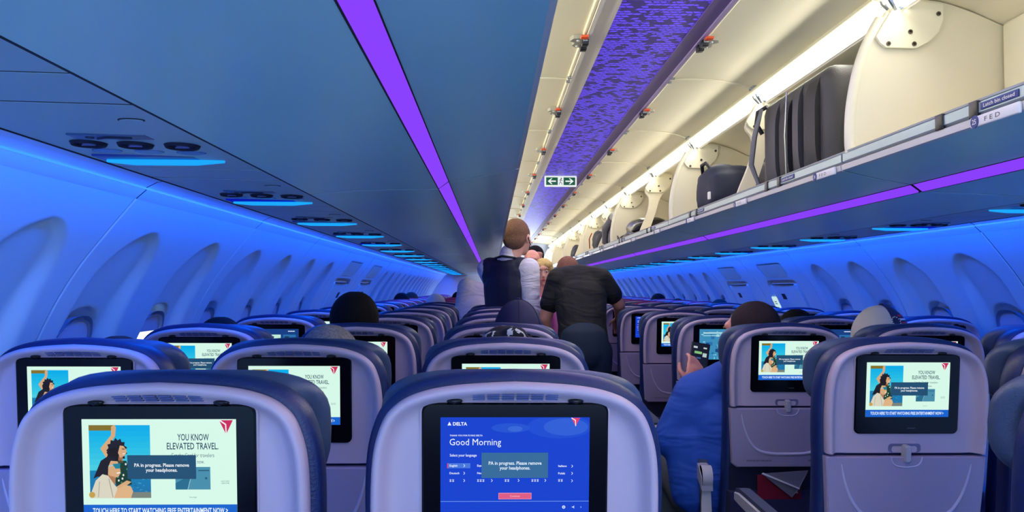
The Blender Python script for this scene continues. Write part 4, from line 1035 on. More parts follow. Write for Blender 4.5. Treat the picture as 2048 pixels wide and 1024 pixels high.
def hairmat(n, rgb, b=1.0): return mat('hair_'+n, rgb, 0.85, bump=b, bscale=130, noise=0.5, nscale=110, spec=0.2)
H_black = hairmat('black', (13, 10, 13)); H_grey = mat('hair_grey', (136, 130, 134), 0.9, bump=1.0, bscale=160, noise=0.8, nscale=150, spec=0.2); H_ginger = hairmat('auburn', (118, 88, 70)); H_brown = hairmat('brown', (62, 46, 44)); H_blond = hairmat('blond', (222, 188, 120))

def standing(name, label, cat, X, Y, Hh, yaw, skin, voxel=0.009, lean=0.0, side_lean=0.0, head=None, arms=None, bulk=1.0, head_pos=None, sw=0.182, hk=1.0):
    """returns a dictionary with the root, joints, and mesh builders already holding the skin shapes"""
    k = Hh/1.75; root = empty(name, (X, Y, 0), label, cat); Rz = Matrix.Rotation(math.radians(yaw), 3, 'Z')
    def bend(p):
        z = p.z-0.95*k
        if z > 0:
            q = Matrix.Rotation(-math.radians(lean), 3, 'X') @ V3((p.x, p.y, z)); q = Matrix.Rotation(math.radians(side_lean), 3, 'Y') @ q
            p = V3((q.x, q.y, q.z+0.95*k))
        return Rz @ p
    J = {n: bend(V3(p)*k) for n, p in dict(hip=(0, 0, 0.93), waist=(0, 0.0, 1.08), chest=(0, 0.0, 1.28), neck0=(0, -0.01, 1.46), neck1=(0, 0.01, 1.53), head=(0, 0.02, 1.625),
         sl=(-sw, -0.01, 1.405), sr=(sw, -0.01, 1.405)).items()}
    for sx, t in ((-1, 'l'), (1, 'r')):
        J['h'+t] = Rz @ V3((sx*0.09*k, 0, 0.90*k)); J['k'+t] = Rz @ V3((sx*0.10*k, 0.02*k, 0.49*k)); J['a'+t] = Rz @ V3((sx*0.10*k, -0.02*k, 0.08*k)); J['t'+t] = Rz @ V3((sx*0.12*k, 0.14*k, 0.035*k))
    arms = arms or {}
    for t in 'lr':
        e, wv = arms.get(t, ((0.05 if t == 'r' else -0.05, -0.02, -0.29), (0.0, 0.06, -0.25)))
        J['e'+t] = J['s'+t]+Rz @ (V3(e)*k); J['w'+t] = J['e'+t]+Rz @ (V3(wv)*k)
    if head_pos: J['head'] = Rz @ (V3(head_pos)*k)
    S = Rz @ V3((1, 0, 0)); b = bulk
    def torso(mb, g=0.0, lo='hip', hi=True):
        cap(mb, J['hip'], J['waist'], (0.150*b)*k+g, (0.140*b)*k+g, S, 1.0, 0.72)
        cap(mb, J['waist'], J['chest'], (0.140*b)*k+g, (0.158*b)*k+g, S, 1.0, 0.72)
        cap(mb, J['chest'], J['chest'].lerp(J['neck0'], 0.62), (0.158*b)*k+g, (0.120*b)*k+g, S, 1.0, 0.66)
        dz = V3((0, 0, -0.035*k)); cap(mb, J['sl'].lerp(J['sr'], 0.12)+dz, J['sl'].lerp(J['sr'], 0.88)+dz, 0.060*k+g, 0.060*k+g, (0, 0, 1), 1.0, 1.0)
        cap(mb, J['neck0'].lerp(J['chest'], 0.15), J['sl'].lerp(J['neck0'], 0.3), 0.055*k+g, 0.05*k+g, S); cap(mb, J['neck0'].lerp(J['chest'], 0.15), J['sr'].lerp(J['neck0'], 0.3), 0.055*k+g, 0.05*k+g, S)
    def upper(mb, t, g=0.0, f=1.0): cap(mb, J['s'+t], J['s'+t].lerp(J['e'+t], f), 0.056*k*b+g, (0.056-0.012*f)*k*b+g, S)
    def fore(mb, t, g=0.0, f=1.0): cap(mb, J['e'+t], J['e'+t].lerp(J['w'+t], f), 0.043*k*b+g, (0.043-0.015*f)*k*b+g, S)
    def legs(mb, g=0.0, foot=False):
        for t in 'lr':
            cap(mb, J['h'+t], J['k'+t], 0.088*k*b+g, 0.058*k+g, S); cap(mb, J['k'+t], J['a'+t], 0.058*k+g, 0.040*k+g, S)
            if foot: cap(mb, J['a'+t]-V3((0, 0, 0.035*k)), J['t'+t], 0.04*k, 0.032*k, S, 1, 0.9)
    mb = MB(); torso(mb, -0.012); 
    Hm = Rz @ hmat(*(head or (0, 0, 0)))
    cap(mb, J['neck0'].lerp(J['chest'], 0.2), J['head']+Hm @ V3((0, -0.012, -0.05)), 0.060*k, 0.054*k, S)
    for t in 'lr':
        upper(mb, t); fore(mb, t); dd = (J['w'+t]-J['e'+t]); hand(mb, J['w'+t], dd, Rz @ V3((0, 0.3, 1)) if abs(dd.normalized().z) < 0.7 else Rz @ V3((1 if t == 'l' else -1, 0, 0))*-1, 0.5, k, 1 if t == 'l' else -1)
    legs(mb, -0.008, True); head_skin(mb, J['head'], Hm, k*hk)
    body = remesh(mb, voxel, 'body', SKINS[skin], root, 3)
    return dict(root=root, J=J, k=k, hk=k*hk, S=S, H=Hm, torso=torso, upper=upper, fore=fore, legs=legs, body=body, Rz=Rz)
def garment(f, name, mt, parts, voxel=0.010, parent=None, it=5):
    mb = MB()
    for p in parts: p(mb)
    return remesh(mb, voxel, name, mt, parent or f['body'], it)
def shoes(f):
    for t in 'lr':
        mb = MB(); k = f['k']; cap(mb, f['J']['a'+t]-V3((0, 0, 0.04*k)), f['J']['t'+t], 0.046*k, 0.038*k, f['S'], 1, 0.9); remesh(mb, 0.012, 'shoe', mat('shoe_black', (20, 20, 24), 0.4), f['body'])

def cloth(name, rgb, strength=0.7, scale=4.5):
    m = bpy.data.materials.new(name); m.use_nodes = True; n = m.node_tree; p = n.nodes['Principled BSDF']
    p.inputs['Base Color'].default_value = (*L(rgb), 1); p.inputs['Roughness'].default_value = 0.75
    t = n.nodes.new('ShaderNodeTexCoord'); w_ = n.nodes.new('ShaderNodeTexNoise'); w_.inputs['Scale'].default_value = scale; w_.inputs['Distortion'].default_value = 1.4
    mp = n.nodes.new('ShaderNodeMapping'); mp.inputs['Scale'].default_value = (0.6, 1, 2.2); mp.inputs['Rotation'].default_value = (0, 0.6, 0)
    b = n.nodes.new('ShaderNodeBump'); b.inputs['Distance'].default_value = 0.03; b.inputs['Strength'].default_value = strength
    n.links.new(t.outputs['Object'], mp.inputs[0]); n.links.new(mp.outputs[0], w_.inputs['Vector']); n.links.new(w_.outputs[0], b.inputs['Height']); n.links.new(b.outputs[0], p.inputs['Normal'])
    return m
# --- cabin crew member in the navy vest
f = standing('person', 'short-haired person in navy vest and white shirt, standing with back to viewer', 'person', -0.400, 5.76, 1.79, -30, 'fair', 0.008, head=(-2, 4, 0), bulk=1.05, head_pos=(0.050, 0.045, 1.615), sw=0.166, hk=1.13,
             arms={'l': ((0.03, 0.17, -0.24), (0.12, 0.20, 0.02)), 'r': ((0.03, -0.02, -0.29), (-0.05, 0.22, 0.06))})
M_vest = mat('vest_navy', (24, 30, 56), 0.6, bump=0.3, bscale=300); M_wshirt = cloth('shirt_white', (228, 226, 234), 0.6, 7)
garment(f, 'shirt', M_wshirt, [lambda m: f['torso'](m, 0.006), lambda m: f['upper'](m, 'l', 0.014, 0.95), lambda m: f['upper'](m, 'r', 0.016, 1.0), lambda m: f['fore'](m, 'r', 0.012, 0.85), lambda m: f['fore'](m, 'l', 0.012, 0.85),
        lambda m: cap(m, f['J']['neck0'], f['J']['neck0'].lerp(f['J']['neck1'], 0.75), 0.070, 0.064, f['S'])], 0.009)
def vest(m):
    k = f['k']; J = f['J']; b = 1.07; g = 0.018
    cap(m, J['hip'], J['waist'], 0.150*b*k+g, 0.140*b*k+g, f['S'], 1, 0.74); cap(m, J['waist'], J['chest'], 0.140*b*k+g, 0.156*b*k+g, f['S'], 1, 0.74)
    cap(m, J['chest'], J['chest'].lerp(J['neck0'], 0.60), 0.156*b*k+g, 0.118*b*k+g, f['S'], 1, 0.70)
    dz = V3((0, 0, -0.045)); cap(m, J['sl'].lerp(J['sr'], 0.17)+dz, J['sl'].lerp(J['sr'], 0.83)+dz, 0.058*k+g, 0.058*k+g, (0, 0, 1), 1, 1)
    for t in ('sl', 'sr'): cap(m, J['neck0'].lerp(J['chest'], 0.25), J[t].lerp(J['neck0'], 0.36), 0.050*k+g, 0.044*k+g, f['S'])
    cap(m, J['sl'].lerp(J['neck0'], 0.16), J['sl'].lerp(J['hip'], 0.55), 0.075, 0.07, f['S'])
garment(f, 'vest', M_vest, [vest], 0.009)
garment(f, 'trousers', mat('trousers_navy', (20, 24, 44), 0.7), [lambda m: f['legs'](m, 0.010), lambda m: cap(m, f['J']['hip'], f['J']['hip']+V3((0, 0, 0.02)), 0.17, 0.168, f['S'], 1, 0.75)], 0.014)
mb = MB(); hair_short(mb, f['J']['head'], f['H'], f['hk'], 0.985); remesh(mb, 0.008, 'hair', H_ginger, f['body'], 3)
T = lambda x, y, z: f['J']['head']+f['H'] @ (V3((x, y, z))*1.13)
mb = MB()
for sx in (-1, 1): mb.tube([T(sx*0.080, -0.012, 0.020), T(sx*0.088, -0.020, 0.0), T(sx*0.084, 0.0, -0.03), T(sx*0.066, 0.05, -0.045)], 0.0035, 6)
mb.build('mask_loop', M_black, f['body'], 60)
mb = MB(); mb.ell(T(0, 0.056, -0.046), (0.058, 0.052, 0.046), M=f['H']); mb.build('face_mask', M_black, f['body'], 80)
mb = MB(); n0 = f['J']['neck0']; mb.tube([n0+f['Rz'] @ V3((x, y, z)) for x, y, z in ((-0.085, 0.04, -0.005), (-0.080, -0.04, 0.018), (0, -0.082, 0.030), (0.080, -0.04, 0.018), (0.085, 0.04, -0.005))], 0.008, 8, flat=1.0); mb.build('lanyard', mat('lanyard_black', (30, 30, 34), 0.5), f['body'], 60)
face_bits(f['body'], f['J']['head'], f['H'], f['k']); shoes(f)

# --- man bending forward in the aisle
f = standing('person', 'person in black t-shirt and jeans bending forward in the aisle, back to viewer', 'person', 0.072, 5.22, 1.74, 2, 'tan', 0.008, lean=24, head=(8, -24, 0), bulk=1.0, sw=0.145,
             head_pos=(-0.055, 0.38, 1.400), arms={'l': ((-0.085, 0.02, -0.27), (0.05, 0.08, -0.24)), 'r': ((0.13, 0.04, -0.17), (0.02, 0.12, -0.09))})
M_tee = cloth('tshirt_black', (3, 5, 10), 0.6, 5)
garment(f, 'tshirt', M_tee, [lambda m: f['torso'](m, 0.020), lambda m: f['upper'](m, 'l', 0.020, 0.62), lambda m: f['upper'](m, 'r', 0.020, 0.62), lambda m: cap(m, f['J']['chest'], f['J']['chest'].lerp(f['J']['neck0'], 0.6), 0.178, 0.135, f['S'], 1, 0.6)], 0.009)
garment(f, 'jeans', mat('jeans_dark', (18, 40, 62), 0.8, bump=0.3, bscale=300), [lambda m: f['legs'](m, 0.014), lambda m: cap(m, f['J']['hip']-V3((0, 0, 0.04)), f['J']['hip']+V3((0, 0, 0.05)), 0.166, 0.160, f['S'], 1, 0.80)], 0.012)
mb = MB(); hair_short(mb, f['J']['head'], f['H'], f['k'], 0.975); remesh(mb, 0.008, 'hair', hairmat('cropped', (128, 88, 74), 0.4), f['body'], 3)
face_bits(f['body'], f['J']['head'], f['H'], f['k']); shoes(f)

# --- woman in pink facing the viewer
f = standing('person', 'blond person in pink top standing in the aisle, facing the viewer', 'person', -0.115, 6.32, 1.525, 180, 'fair', 0.007, head=(-6, -4, 4), bulk=0.95)
M_pink = mat('top_pink', (222, 96, 176), 0.75, bump=0.3, bscale=70); M_pinkc = mat('cardigan_pink', (232, 130, 196), 0.85, bump=0.4, bscale=120)
garment(f, 'top', M_pink, [lambda m: [cap(m, f['J']['hip'], f['J']['waist'], 0.155, 0.145, f['S'], 1, 0.74), cap(m, f['J']['waist'], f['J']['chest'], 0.145, 0.155, f['S'], 1, 0.76), cap(m, f['J']['chest'], f['J']['chest']+V3((0, 0, 0.045)), 0.155, 0.14, f['S'], 1, 0.7)]], 0.009)
garment(f, 'cardigan', M_pinkc, [lambda m: f['upper'](m, 'l', 0.018, 1), lambda m: f['upper'](m, 'r', 0.018, 1), lambda m: f['fore'](m, 'l', 0.014, 0.9), lambda m: f['fore'](m, 'r', 0.014, 0.9)]+
        [lambda m, s=s: [cap(m, f['J']['neck1']+f['Rz'] @ V3((s*0.062, -0.01, -0.02)), f['J']['chest']+f['Rz'] @ V3((s*0.095, 0.09, 0.06)), 0.024, 0.034, f['S']), cap(m, f['J']['chest']+f['Rz'] @ V3((s*0.095, 0.09, 0.06)), f['J']['hip']+f['Rz'] @ V3((s*0.11, 0.09, 0)), 0.034, 0.045, f['S'])] for s in (-1, 1)], 0.009)
garment(f, 'trousers', mat('trousers_black', (22, 20, 26), 0.8), [lambda m: f['legs'](m, 0.012)], 0.014)
mb = MB(); c = f['J']['head']; k = f['k']
def E(x, y, z, rx, ry, rz): mb.ell(c+f['H'] @ V3((x*k, y*k, z*k)), (rx*k, ry*k, rz*k), M=f['H'])
E(0, -0.024, 0.044, 0.090, 0.100, 0.092); E(0, -0.055, -0.03, 0.088, 0.060, 0.09)
for sx in (-1, 1): E(sx*0.076, 0.005, -0.015, 0.022, 0.045, 0.085); E(sx*0.050, 0.050, 0.075, 0.040, 0.040, 0.032); E(sx*0.066, 0.034, 0.045, 0.022, 0.040, 0.04)
remesh(mb, 0.007, 'hair', H_blond, f['body'], 3)
face_bits(f['body'], c, f['H'], k, mat('lips_rose', (190, 90, 95), 0.4)); shoes(f)

# --- bald man and the person with black hair behind her
f = standing('person', 'bald person in grey shirt partly hidden behind the blond person', 'person', -0.175, 6.98, 1.635, 176, 'pink', 0.009, head=(0, -8, 0))
garment(f, 'shirt', mat('shirt_grey', (120, 120, 130), 0.8), [lambda m: f['torso'](m, 0.012), lambda m: f['upper'](m, 'l', 0.014), lambda m: f['upper'](m, 'r', 0.014)], 0.014)
garment(f, 'trousers', mat('trousers_black', (22, 20, 26), 0.8), [lambda m: f['legs'](m, 0.012)], 0.016); face_bits(f['body'], f['J']['head'], f['H'], f['k']); shoes(f)
f = standing('person', 'black-haired person at the back of the queue in the aisle', 'person', -0.10, 7.75, 1.70, 178, 'tan', 0.010, head=(20, 0, 0))
garment(f, 'shirt', mat('shirt_dark', (40, 40, 56), 0.8), [lambda m: f['torso'](m, 0.012), lambda m: f['upper'](m, 'l', 0.014), lambda m: f['upper'](m, 'r', 0.014)], 0.014)
garment(f, 'trousers', mat('trousers_black', (22, 20, 26), 0.8), [lambda m: f['legs'](m, 0.012)], 0.016)
mb = MB(); hair_short(mb, f['J']['head'], f['H'], f['k'], 1.1); remesh(mb, 0.009, 'hair', H_black, f['body'], 3); shoes(f)
# --- person in white shirt leaning left of the vest
f = standing('person', 'dark-haired person in white shirt leaning over the left seats beside the vested person', 'person', -0.73, 6.54, 1.60, 12, 'brown', 0.010, lean=14, side_lean=26, head=(0, -14, 0))
garment(f, 'shirt', cloth('shirt_pale', (222, 220, 232), 0.7, 6), [lambda m: f['torso'](m, 0.022), lambda m: f['upper'](m, 'l', 0.026), lambda m: f['upper'](m, 'r', 0.024), lambda m: f['fore'](m, 'l', 0.022, 0.9), lambda m: f['fore'](m, 'r', 0.02, 0.9)], 0.011)
garment(f, 'trousers', mat('trousers_black', (22, 20, 26), 0.8), [lambda m: f['legs'](m, 0.012)], 0.016)
mb = MB(); hair_short(mb, f['J']['head'], f['H'], f['k'], 1.05); remesh(mb, 0.009, 'hair', H_black, f['body'], 3); shoes(f)

# --- seated passengers
def seated(label, X, Y, ztop, skin, shirt, hair=None, hairm=None, yaw=0, pitch=0, voxel=0.009, far=False, lean=(0, 0)):
    """Y is the depth of the head centre"""
    root = empty('person', (X, Y, 0), label, 'person'); hc = V3((0, 0, ztop-0.122))
    H = hmat(yaw, pitch); mb = MB(); S = V3((1, 0, 0)); hip = V3((lean[0], -0.02+lean[1], 0.56)); chest = V3((lean[0]*0.5, -0.01, ztop-0.44)); nk = V3((0, -0.015, ztop-0.27))
    def torso(m, g):
        cap(m, hip, chest, 0.150+g, 0.160+g, S, 1, 0.62); cap(m, chest, nk-V3((0, 0, 0.05)), 0.160+g, 0.105+g, S, 1, 0.6); cap(m, nk+V3((-0.13, 0, -0.05)), nk+V3((0.13, 0, -0.05)), 0.055+g, 0.055+g, (0, 0, 1))
    def arm(m, sx, g, hnd=False):
        s0 = nk+V3((sx*0.16, 0, -0.06)); e = s0+V3((sx*0.005, 0.06, -0.26)); w_ = e+V3((-sx*0.06, 0.22, 0.0)); cap(m, s0, e, 0.052+g, 0.043+g, S); cap(m, e, w_, 0.042+g, 0.028+g, S)
        if hnd: hand(m, w_, w_-e, (0, 0, 1), 0.5, 1, sx)
    def leg(m, g):
        for sx in (-1, 1): cap(m, hip+V3((sx*0.09, 0, -0.02)), hip+V3((sx*0.10, 0.32, -0.0)), 0.075+g, 0.056+g, S); cap(m, hip+V3((sx*0.10, 0.32, 0)), hip+V3((sx*0.10, 0.33, -0.46)), 0.054+g, 0.04+g, S)
    torso(mb, -0.01); cap(mb, nk-V3((0, 0, 0.06)), hc+H @ V3((0, -0.015, -0.05)), 0.062, 0.056, S)
    for sx in (-1, 1): arm(mb, sx, 0, True)
    leg(mb, -0.006); head_skin(mb, hc, H, 1.0); body = remesh(mb, 0.016 if far else voxel, 'body', SKINS[skin], root, 3)
    mb = MB(); torso(mb, 0.012); [arm(mb, sx, 0.012) for sx in (-1, 1)]; remesh(mb, 0.018, 'shirt', shirt, body, 4)
    mb = MB(); leg(mb, 0.012); remesh(mb, 0.02, 'trousers', mat('trousers_dark', (30, 34, 52), 0.8), body, 4)
    if hair is not None:
        mb = MB(); hair_short(mb, hc, H, 1.0, hair); remesh(mb, 0.010 if far else 0.006, 'hair', hairm, body, 2)
    if not far: face_bits(body, hc, H, 1.0)
    return root, body, hc, H
SHD = mat('shirt_slate', (60, 66, 96), 0.8); SHB = mat('shirt_black', (26, 26, 34), 0.8)
seated('seated person with thick black hair above the third-row middle seat, left block', -1.005, 2.95, 1.273, 'brown', SHB, 1.10, H_black, 0)
seated('seated person with short grey curly hair behind the second-row middle seat, left block', -0.935, 2.13, 1.200, 'tan', SHD, 1.0, H_grey, 10)
seated('seated person, only a dark crown of hair over the third-row window seat on the left', -1.455, 2.87, 1.190, 'tan', SHB, 1.03, H_black, 0)
seated('seated person, sliver of dark hair over the second-row window seat on the left', -1.455, 2.10, 1.172, 'tan', SHD, 1.0, H_brown, 0)
def crown(hc, H, r, z0, mb, m=0, seg=28, top=1.0, squash=1.0, k0=0.0):
    R = []
    for i in range(13):
        t = i/12; a = t*math.pi/2*0.985; R.append([hc+H @ V3((r[0]*math.cos(a)*math.cos(q), r[1]*math.cos(a)*math.sin(q)-0.01, z0+r[2]*math.sin(a))) for q in [2*math.pi*j/seg for j in range(seg)]])
    mb.loft(R, m)
# navy cap
root, body, hc, H = seated('seated person in navy cap above the third-row aisle seat, left block', -0.418, 2.96, 1.252, 'tan', SHB, 0.80, H_black, 0)
mb = MB(); crown(hc, H, (0.089, 0.116, 0.117), 0.012, mb); R_ = []
mb.loft([[hc+H @ V3((0.088*math.cos(q), 0.115*math.sin(q)-0.01, z)) for q in [2*math.pi*j/28 for j in range(28)]] for z in (-0.085, 0.014)])
M_capn = mat('cap_navy', (34, 34, 74), 0.75, bump=0.3, bscale=400); cp = mb.build('cap', M_capn, body, 60)
mb = MB(); mb.ell(hc+H @ V3((0, -0.01, 0.131)), (0.009, 0.009, 0.005)); mb.build('cap_button', M_capn, cp, 80)
mb = MB()
for q0 in range(6):
    q = math.pi/6+q0*math.pi/3; mb.tube([hc+H @ V3((0.0895*math.cos(a)*math.cos(q), 0.1165*math.cos(a)*math.sin(q)-0.01, 0.012+0.1175*math.sin(a))) for a in [math.pi/2*i/10 for i in range(11)]], 0.0012, 5)
mb.build('cap_seam', mat('seam_navy', (22, 22, 52), 0.8), cp, 60)
# patterned headscarf
root, body, hc, H = seated('seated person in knotted black and white headscarf behind the second-row aisle seat', -0.478, 2.14, 1.196, 'brown', SHD, 0.96, H_black, 0)
def scarf_mat():
    m = bpy.data.materials.new('headscarf_pattern'); m.use_nodes = True; nt = m.node_tree; p = nt.nodes['Principled BSDF']; p.inputs['Roughness'].default_value = 0.8
    tc = nt.nodes.new('ShaderNodeTexCoord'); v = nt.nodes.new('ShaderNodeTexNoise'); v.inputs['Scale'].default_value = 26; v.inputs['Distortion'].default_value = 1.6
    r = nt.nodes.new('ShaderNodeValToRGB'); r.color_ramp.interpolation = 'CONSTANT'; r.color_ramp.elements[0].color = (*L(20, 20, 32), 1); r.color_ramp.elements[1].position = 0.58; r.color_ramp.elements[1].color = (*L(214, 212, 206), 1)
    nt.links.new(tc.outputs['Object'], v.inputs['Vector']); nt.links.new(v.outputs[0], r.inputs[0]); nt.links.new(r.outputs[0], p.inputs['Base Color']); return m
mb = MB(); hair_short(mb, hc, H, 1.0, 1.03)
mb.ell(hc+V3((0.02, -0.075, 0.110)), (0.034, 0.026, 0.020)); mb.ell(hc+V3((-0.025, -0.07, 0.100)), (0.030, 0.024, 0.018)); mb.ell(hc+V3((0.062, -0.07, 0.075)), (0.018, 0.02, 0.030)); mb.ell(hc+V3((-0.066, -0.06, 0.070)), (0.022, 0.02, 0.022))
remesh(mb, 0.006, 'headscarf', scarf_mat(), body, 2)
# trucker cap
root, body, hc, H = seated('seated person in white mesh and navy cap with stars and stripes patch, right block', 0.945, 3.02, 1.232, 'tan', SHB, 0.90, H_brown, -72)
def capmat(): return [mat('cap_mesh_white', (206, 200, 196), 0.8, bump=0.8, bscale=500), M_capn]
mb = MB(); seg = 36; R = []
for i in range(14):
    a = (i-2)/11*math.pi/2 if i > 2 else 0; z = -0.045+0.029*i if i <= 2 else 0.013+0.118*math.sin((i-2)/11*math.pi/2)
    R.append([hc+H @ V3((0.092*math.cos(a)*math.cos(q), 0.110*math.cos(a)*math.sin(q)-0.008, z)) for q in [2*math.pi*j/seg for j in range(seg)]])
vs = [p for r_ in R for p in r_]
for i in range(len(R)-1):
    for j in range(seg):
        q = 2*math.pi*(j+0.5)/seg; mb.f.append((i*seg+j, i*seg+(j+1) % seg, (i+1)*seg+(j+1) % seg, (i+1)*seg+j)); mb.m.append(1 if math.sin(q) > -0.18 else 0)
mb.v = [tuple(p) for p in vs]; mb.f.append(tuple((len(R)-1)*seg+j for j in range(seg))); mb.m.append(1)
cp = mb.build('cap', capmat(), body, 60, fix=True)
mb = MB(); mb.loft([[hc+H @ V3((0.075*math.cos(q), 0.095+0.085*math.sin(q), 0.004+h-0.020*math.cos(q)**2)) for q in [math.pi*j/16 for j in range(17)]] for h in (-0.03, -0.024)]); mb.build('cap_brim', M_capn, cp, 60)
mb = MB(); mb.ell(hc+V3((0, 0, 0.132)), (0.01, 0.01, 0.006)); mb.build('cap_button', M_capn, cp, 80)
mb = MB()
def onc(q, z, g=0.002):
    a = math.asin(max(0, min(1, (z-0.013)/0.118))); return hc+H @ V3(((0.092+g)*math.cos(a)*math.cos(q), (0.110+g)*math.cos(a)*math.sin(q)-0.008, z))
def patch(q0, q1, z0, z1, m):
    n = 6; vs = [onc(q0+(q1-q0)*i/n, z, 0.0022) for i in range(n+1) for z in (z0, z1)]; mb.add(vs, [(2*i, 2*i+1, 2*i+3, 2*i+2) for i in range(n)], m)
qc = -0.12                               # right side of the head, toward the viewer
for k_ in range(4): patch(qc+0.36, qc+0.98, 0.090-k_*0.013, 0.097-k_*0.013, 0 if k_ % 2 == 0 else 1)
patch(qc-0.14, qc+0.30, 0.036, 0.044, 1)
for k_ in range(12):
    t = 2*math.pi*k_/12; c = onc(qc+0.12+0.19*math.cos(t), 0.074+0.016*math.sin(t), 0.003); mb.ell(c, (0.0024, 0.0024, 0.0024), 1, 8, 6)
mb.build('cap_patch', [mat('patch_red', (210, 50, 60), 0.7), M_white], cp, 0, fix=False)
seated('seated person, round dark hair above the fourth-row middle seat, right block', 0.925, 3.84, 1.195, 'tan', SHD, 1.08, H_black, 0)
for lb, X, Y, zt, hm in (('seated person, dark green cap-like hair above the eighth-row window seat on the right', 1.452, 7.02, 1.200, hairmat('olive', (34, 52, 58))), ('seated person, small dark head above the tenth-row window seat on the right', 1.452, 8.60, 1.185, H_black),
    ('seated person, dark head by the wall beyond the right exit hatches', 1.40, 9.38, 1.235, H_black), ('seated person, dark head at the window beyond the left exit hatches', -1.45, 8.46, 1.238, H_black),
    ('seated person, dark head furthest along the left windows', -1.43, 9.25, 1.240, H_brown), ('seated person with white hair in the left block, halfway along', -0.99, 6.90, 1.240, mat('hair_white', (222, 222, 228), 0.8)),
    ('seated person, small dark head far ahead beside the white shirt', -0.93, 10.05, 1.245, H_black)):
    seated(lb, X, Y, zt, 'tan', SHD, 1.08, hm, 0, far=True)

# --- large man in the blue shirt leaning into the aisle
root = empty('person', (0.40, 2.98, 0), 'person in blue shirt leaning out of the third right aisle seat holding a phone', 'person')
O = V3((0.40, 2.98, 0)); G = lambda x, y, z: V3((x, y, z))-O
hc = G(0.452, 3.02, 1.122); H = hmat(38, -6); S = V3((1, 0, 0))
nk = G(0.415, 3.0, 1.005); sl = G(0.245, 3.02, 0.905); sr = G(0.60, 3.02, 0.93); ch = G(0.40, 2.99, 0.80); wa = G(0.365, 3.02, 0.62); hp = G(0.40, 3.05, 0.50)
el = G(0.150, 3.02, 0.730); wl = G(0.285, 3.27, 0.90); er = G(0.66, 3.08, 0.68); wr = G(0.60, 3.30, 0.66)
def t1(m, g):
    cap(m, hp, wa, 0.19+g, 0.20+g, S, 1, 0.62); cap(m, wa, ch, 0.20+g, 0.19+g, S, 1, 0.62); cap(m, ch, nk-V3((0, 0, 0.10)), 0.19+g, 0.145+g, S, 1, 0.58); cap(m, sl.lerp(sr, 0.06), nk-V3((0.06, 0, 0.04)), 0.066+g, 0.062+g, (0, 0, 1)); cap(m, nk-V3((-0.06, 0, 0.04)), sl.lerp(sr, 0.9), 0.062+g, 0.066+g, (0, 0, 1)); cap(m, nk-V3((0, 0, 0.06)), sl.lerp(nk, 0.2), 0.07+g, 0.066+g, S); cap(m, nk-V3((0, 0, 0.06)), sr.lerp(nk, 0.2), 0.07+g, 0.066+g, S)
def t2(m, g, f=1.0): cap(m, sl, sl.lerp(el, f), 0.068+g, 0.056+g, S); cap(m, sr, sr.lerp(er, f), 0.068+g, 0.056+g, S)
def t3(m, g):
    for a, b, c in ((G(0.27, 3.08, 0.52), G(0.24, 3.42, 0.56), G(0.22, 3.44, 0.09)), (G(0.50, 3.08, 0.52), G(0.52, 3.42, 0.56), G(0.52, 3.44, 0.09))): cap(m, a, b, 0.095+g, 0.066+g, S); cap(m, b, c, 0.062+g, 0.045+g, S)
mb = MB(); t1(mb, -0.01); t2(mb, 0); cap(mb, el, wl, 0.053, 0.032, S); cap(mb, er, wr, 0.053, 0.032, S); hand(mb, wl, (0.35, 0.35, 0.9), (0.3, -0.9, 0.2), 0.55, 1.05, -1); hand(mb, wr, (-0.3, 1, -0.1), (0, 0, 1), 0.6, 1.0, 1)
t3(mb, -0.006); cap(mb, nk-V3((0, 0, 0.07)), hc+H @ V3((0, -0.02, -0.05)), 0.075, 0.070, S); head_skin(mb, hc, H, 1.04)
body = remesh(mb, 0.007, 'body', SKINS['pink'], root, 3)
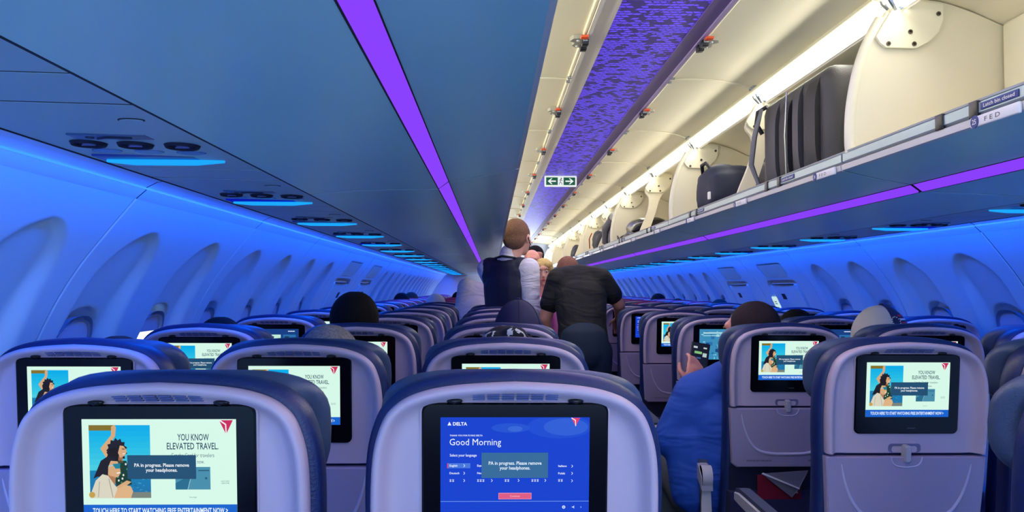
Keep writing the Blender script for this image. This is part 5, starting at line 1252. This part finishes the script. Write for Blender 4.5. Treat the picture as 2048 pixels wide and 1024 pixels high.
mb = MB(); t1(mb, 0.014); t2(mb, 0.018, 0.92); cap(mb, G(0.26, 2.99, 0.56), G(0.25, 3.00, 0.74), 0.12, 0.13, S, 1, 0.7)
M_blue = cloth('shirt_blue', (22, 78, 178))
remesh(mb, 0.009, 'shirt', M_blue, body, 5)
mb = MB(); t3(mb, 0.012); cap(mb, hp-V3((0.1, 0, 0)), hp+V3((0.1, 0, 0)), 0.11, 0.11, (0, 0, 1)); remesh(mb, 0.014, 'trousers', mat('trousers_olive', (70, 78, 84), 0.8), body, 4)
mb = MB(); hair_short(mb, hc, H, 1.04, 0.995, 0.012); remesh(mb, 0.006, 'hair', hairmat('buzz', (44, 34, 38), 0.4), body, 2); face_bits(body, hc, H, 1.04)
mb = MB()
for t in (-1, 1): mb.box(-0.04, 0.04, 0, 0.2, 0, 0.06) if False else None
for x in (0.22, 0.52):
    q = MB(); cap(q, G(x, 3.42, 0.045), G(x, 3.56, 0.04), 0.045, 0.038, S, 1, 0.9); remesh(q, 0.014, 'shoe', mat('shoe_black', (20, 20, 24), 0.4), body)
ph = empty('phone', (0.333, 3.325, 1.005), 'phone with a lit dark screen held up by the person in the blue shirt', 'phone'); ph.rotation_euler = (math.radians(-14), math.radians(10), math.radians(-6))
mb = MB(); mb.box(-0.038, 0.038, -0.004, 0.004, -0.075, 0.075, 0, 0.003); mb.build('phone_body', M_black, ph, 40)
mb = MB(); mb.box(-0.034, 0.034, -0.0046, -0.0041, -0.070, 0.070, 0)
for x0, x1, z0, z1, m_ in ((-0.028, -0.012, 0.05, 0.058, 1), (0.012, 0.026, 0.052, 0.058, 1), (-0.022, 0.008, 0.028, 0.038, 2), (0.012, 0.028, 0.018, 0.034, 3), (-0.012, 0.006, 0.008, 0.014, 4), (-0.02, -0.004, -0.02, -0.008, 3), (-0.026, 0.026, -0.045, -0.035, 4)):
    mb.box(x0, x1, -0.0052, -0.0047, z0, z1, m_)
mb.build('phone_screen', [emi('ph_dark', (12, 20, 40)), emi('ph_grey', (190, 200, 200)), emi('ph_green', (130, 190, 120)), emi('ph_pale', (180, 200, 200)), emi('ph_blue', (50, 90, 150))], ph, 0)
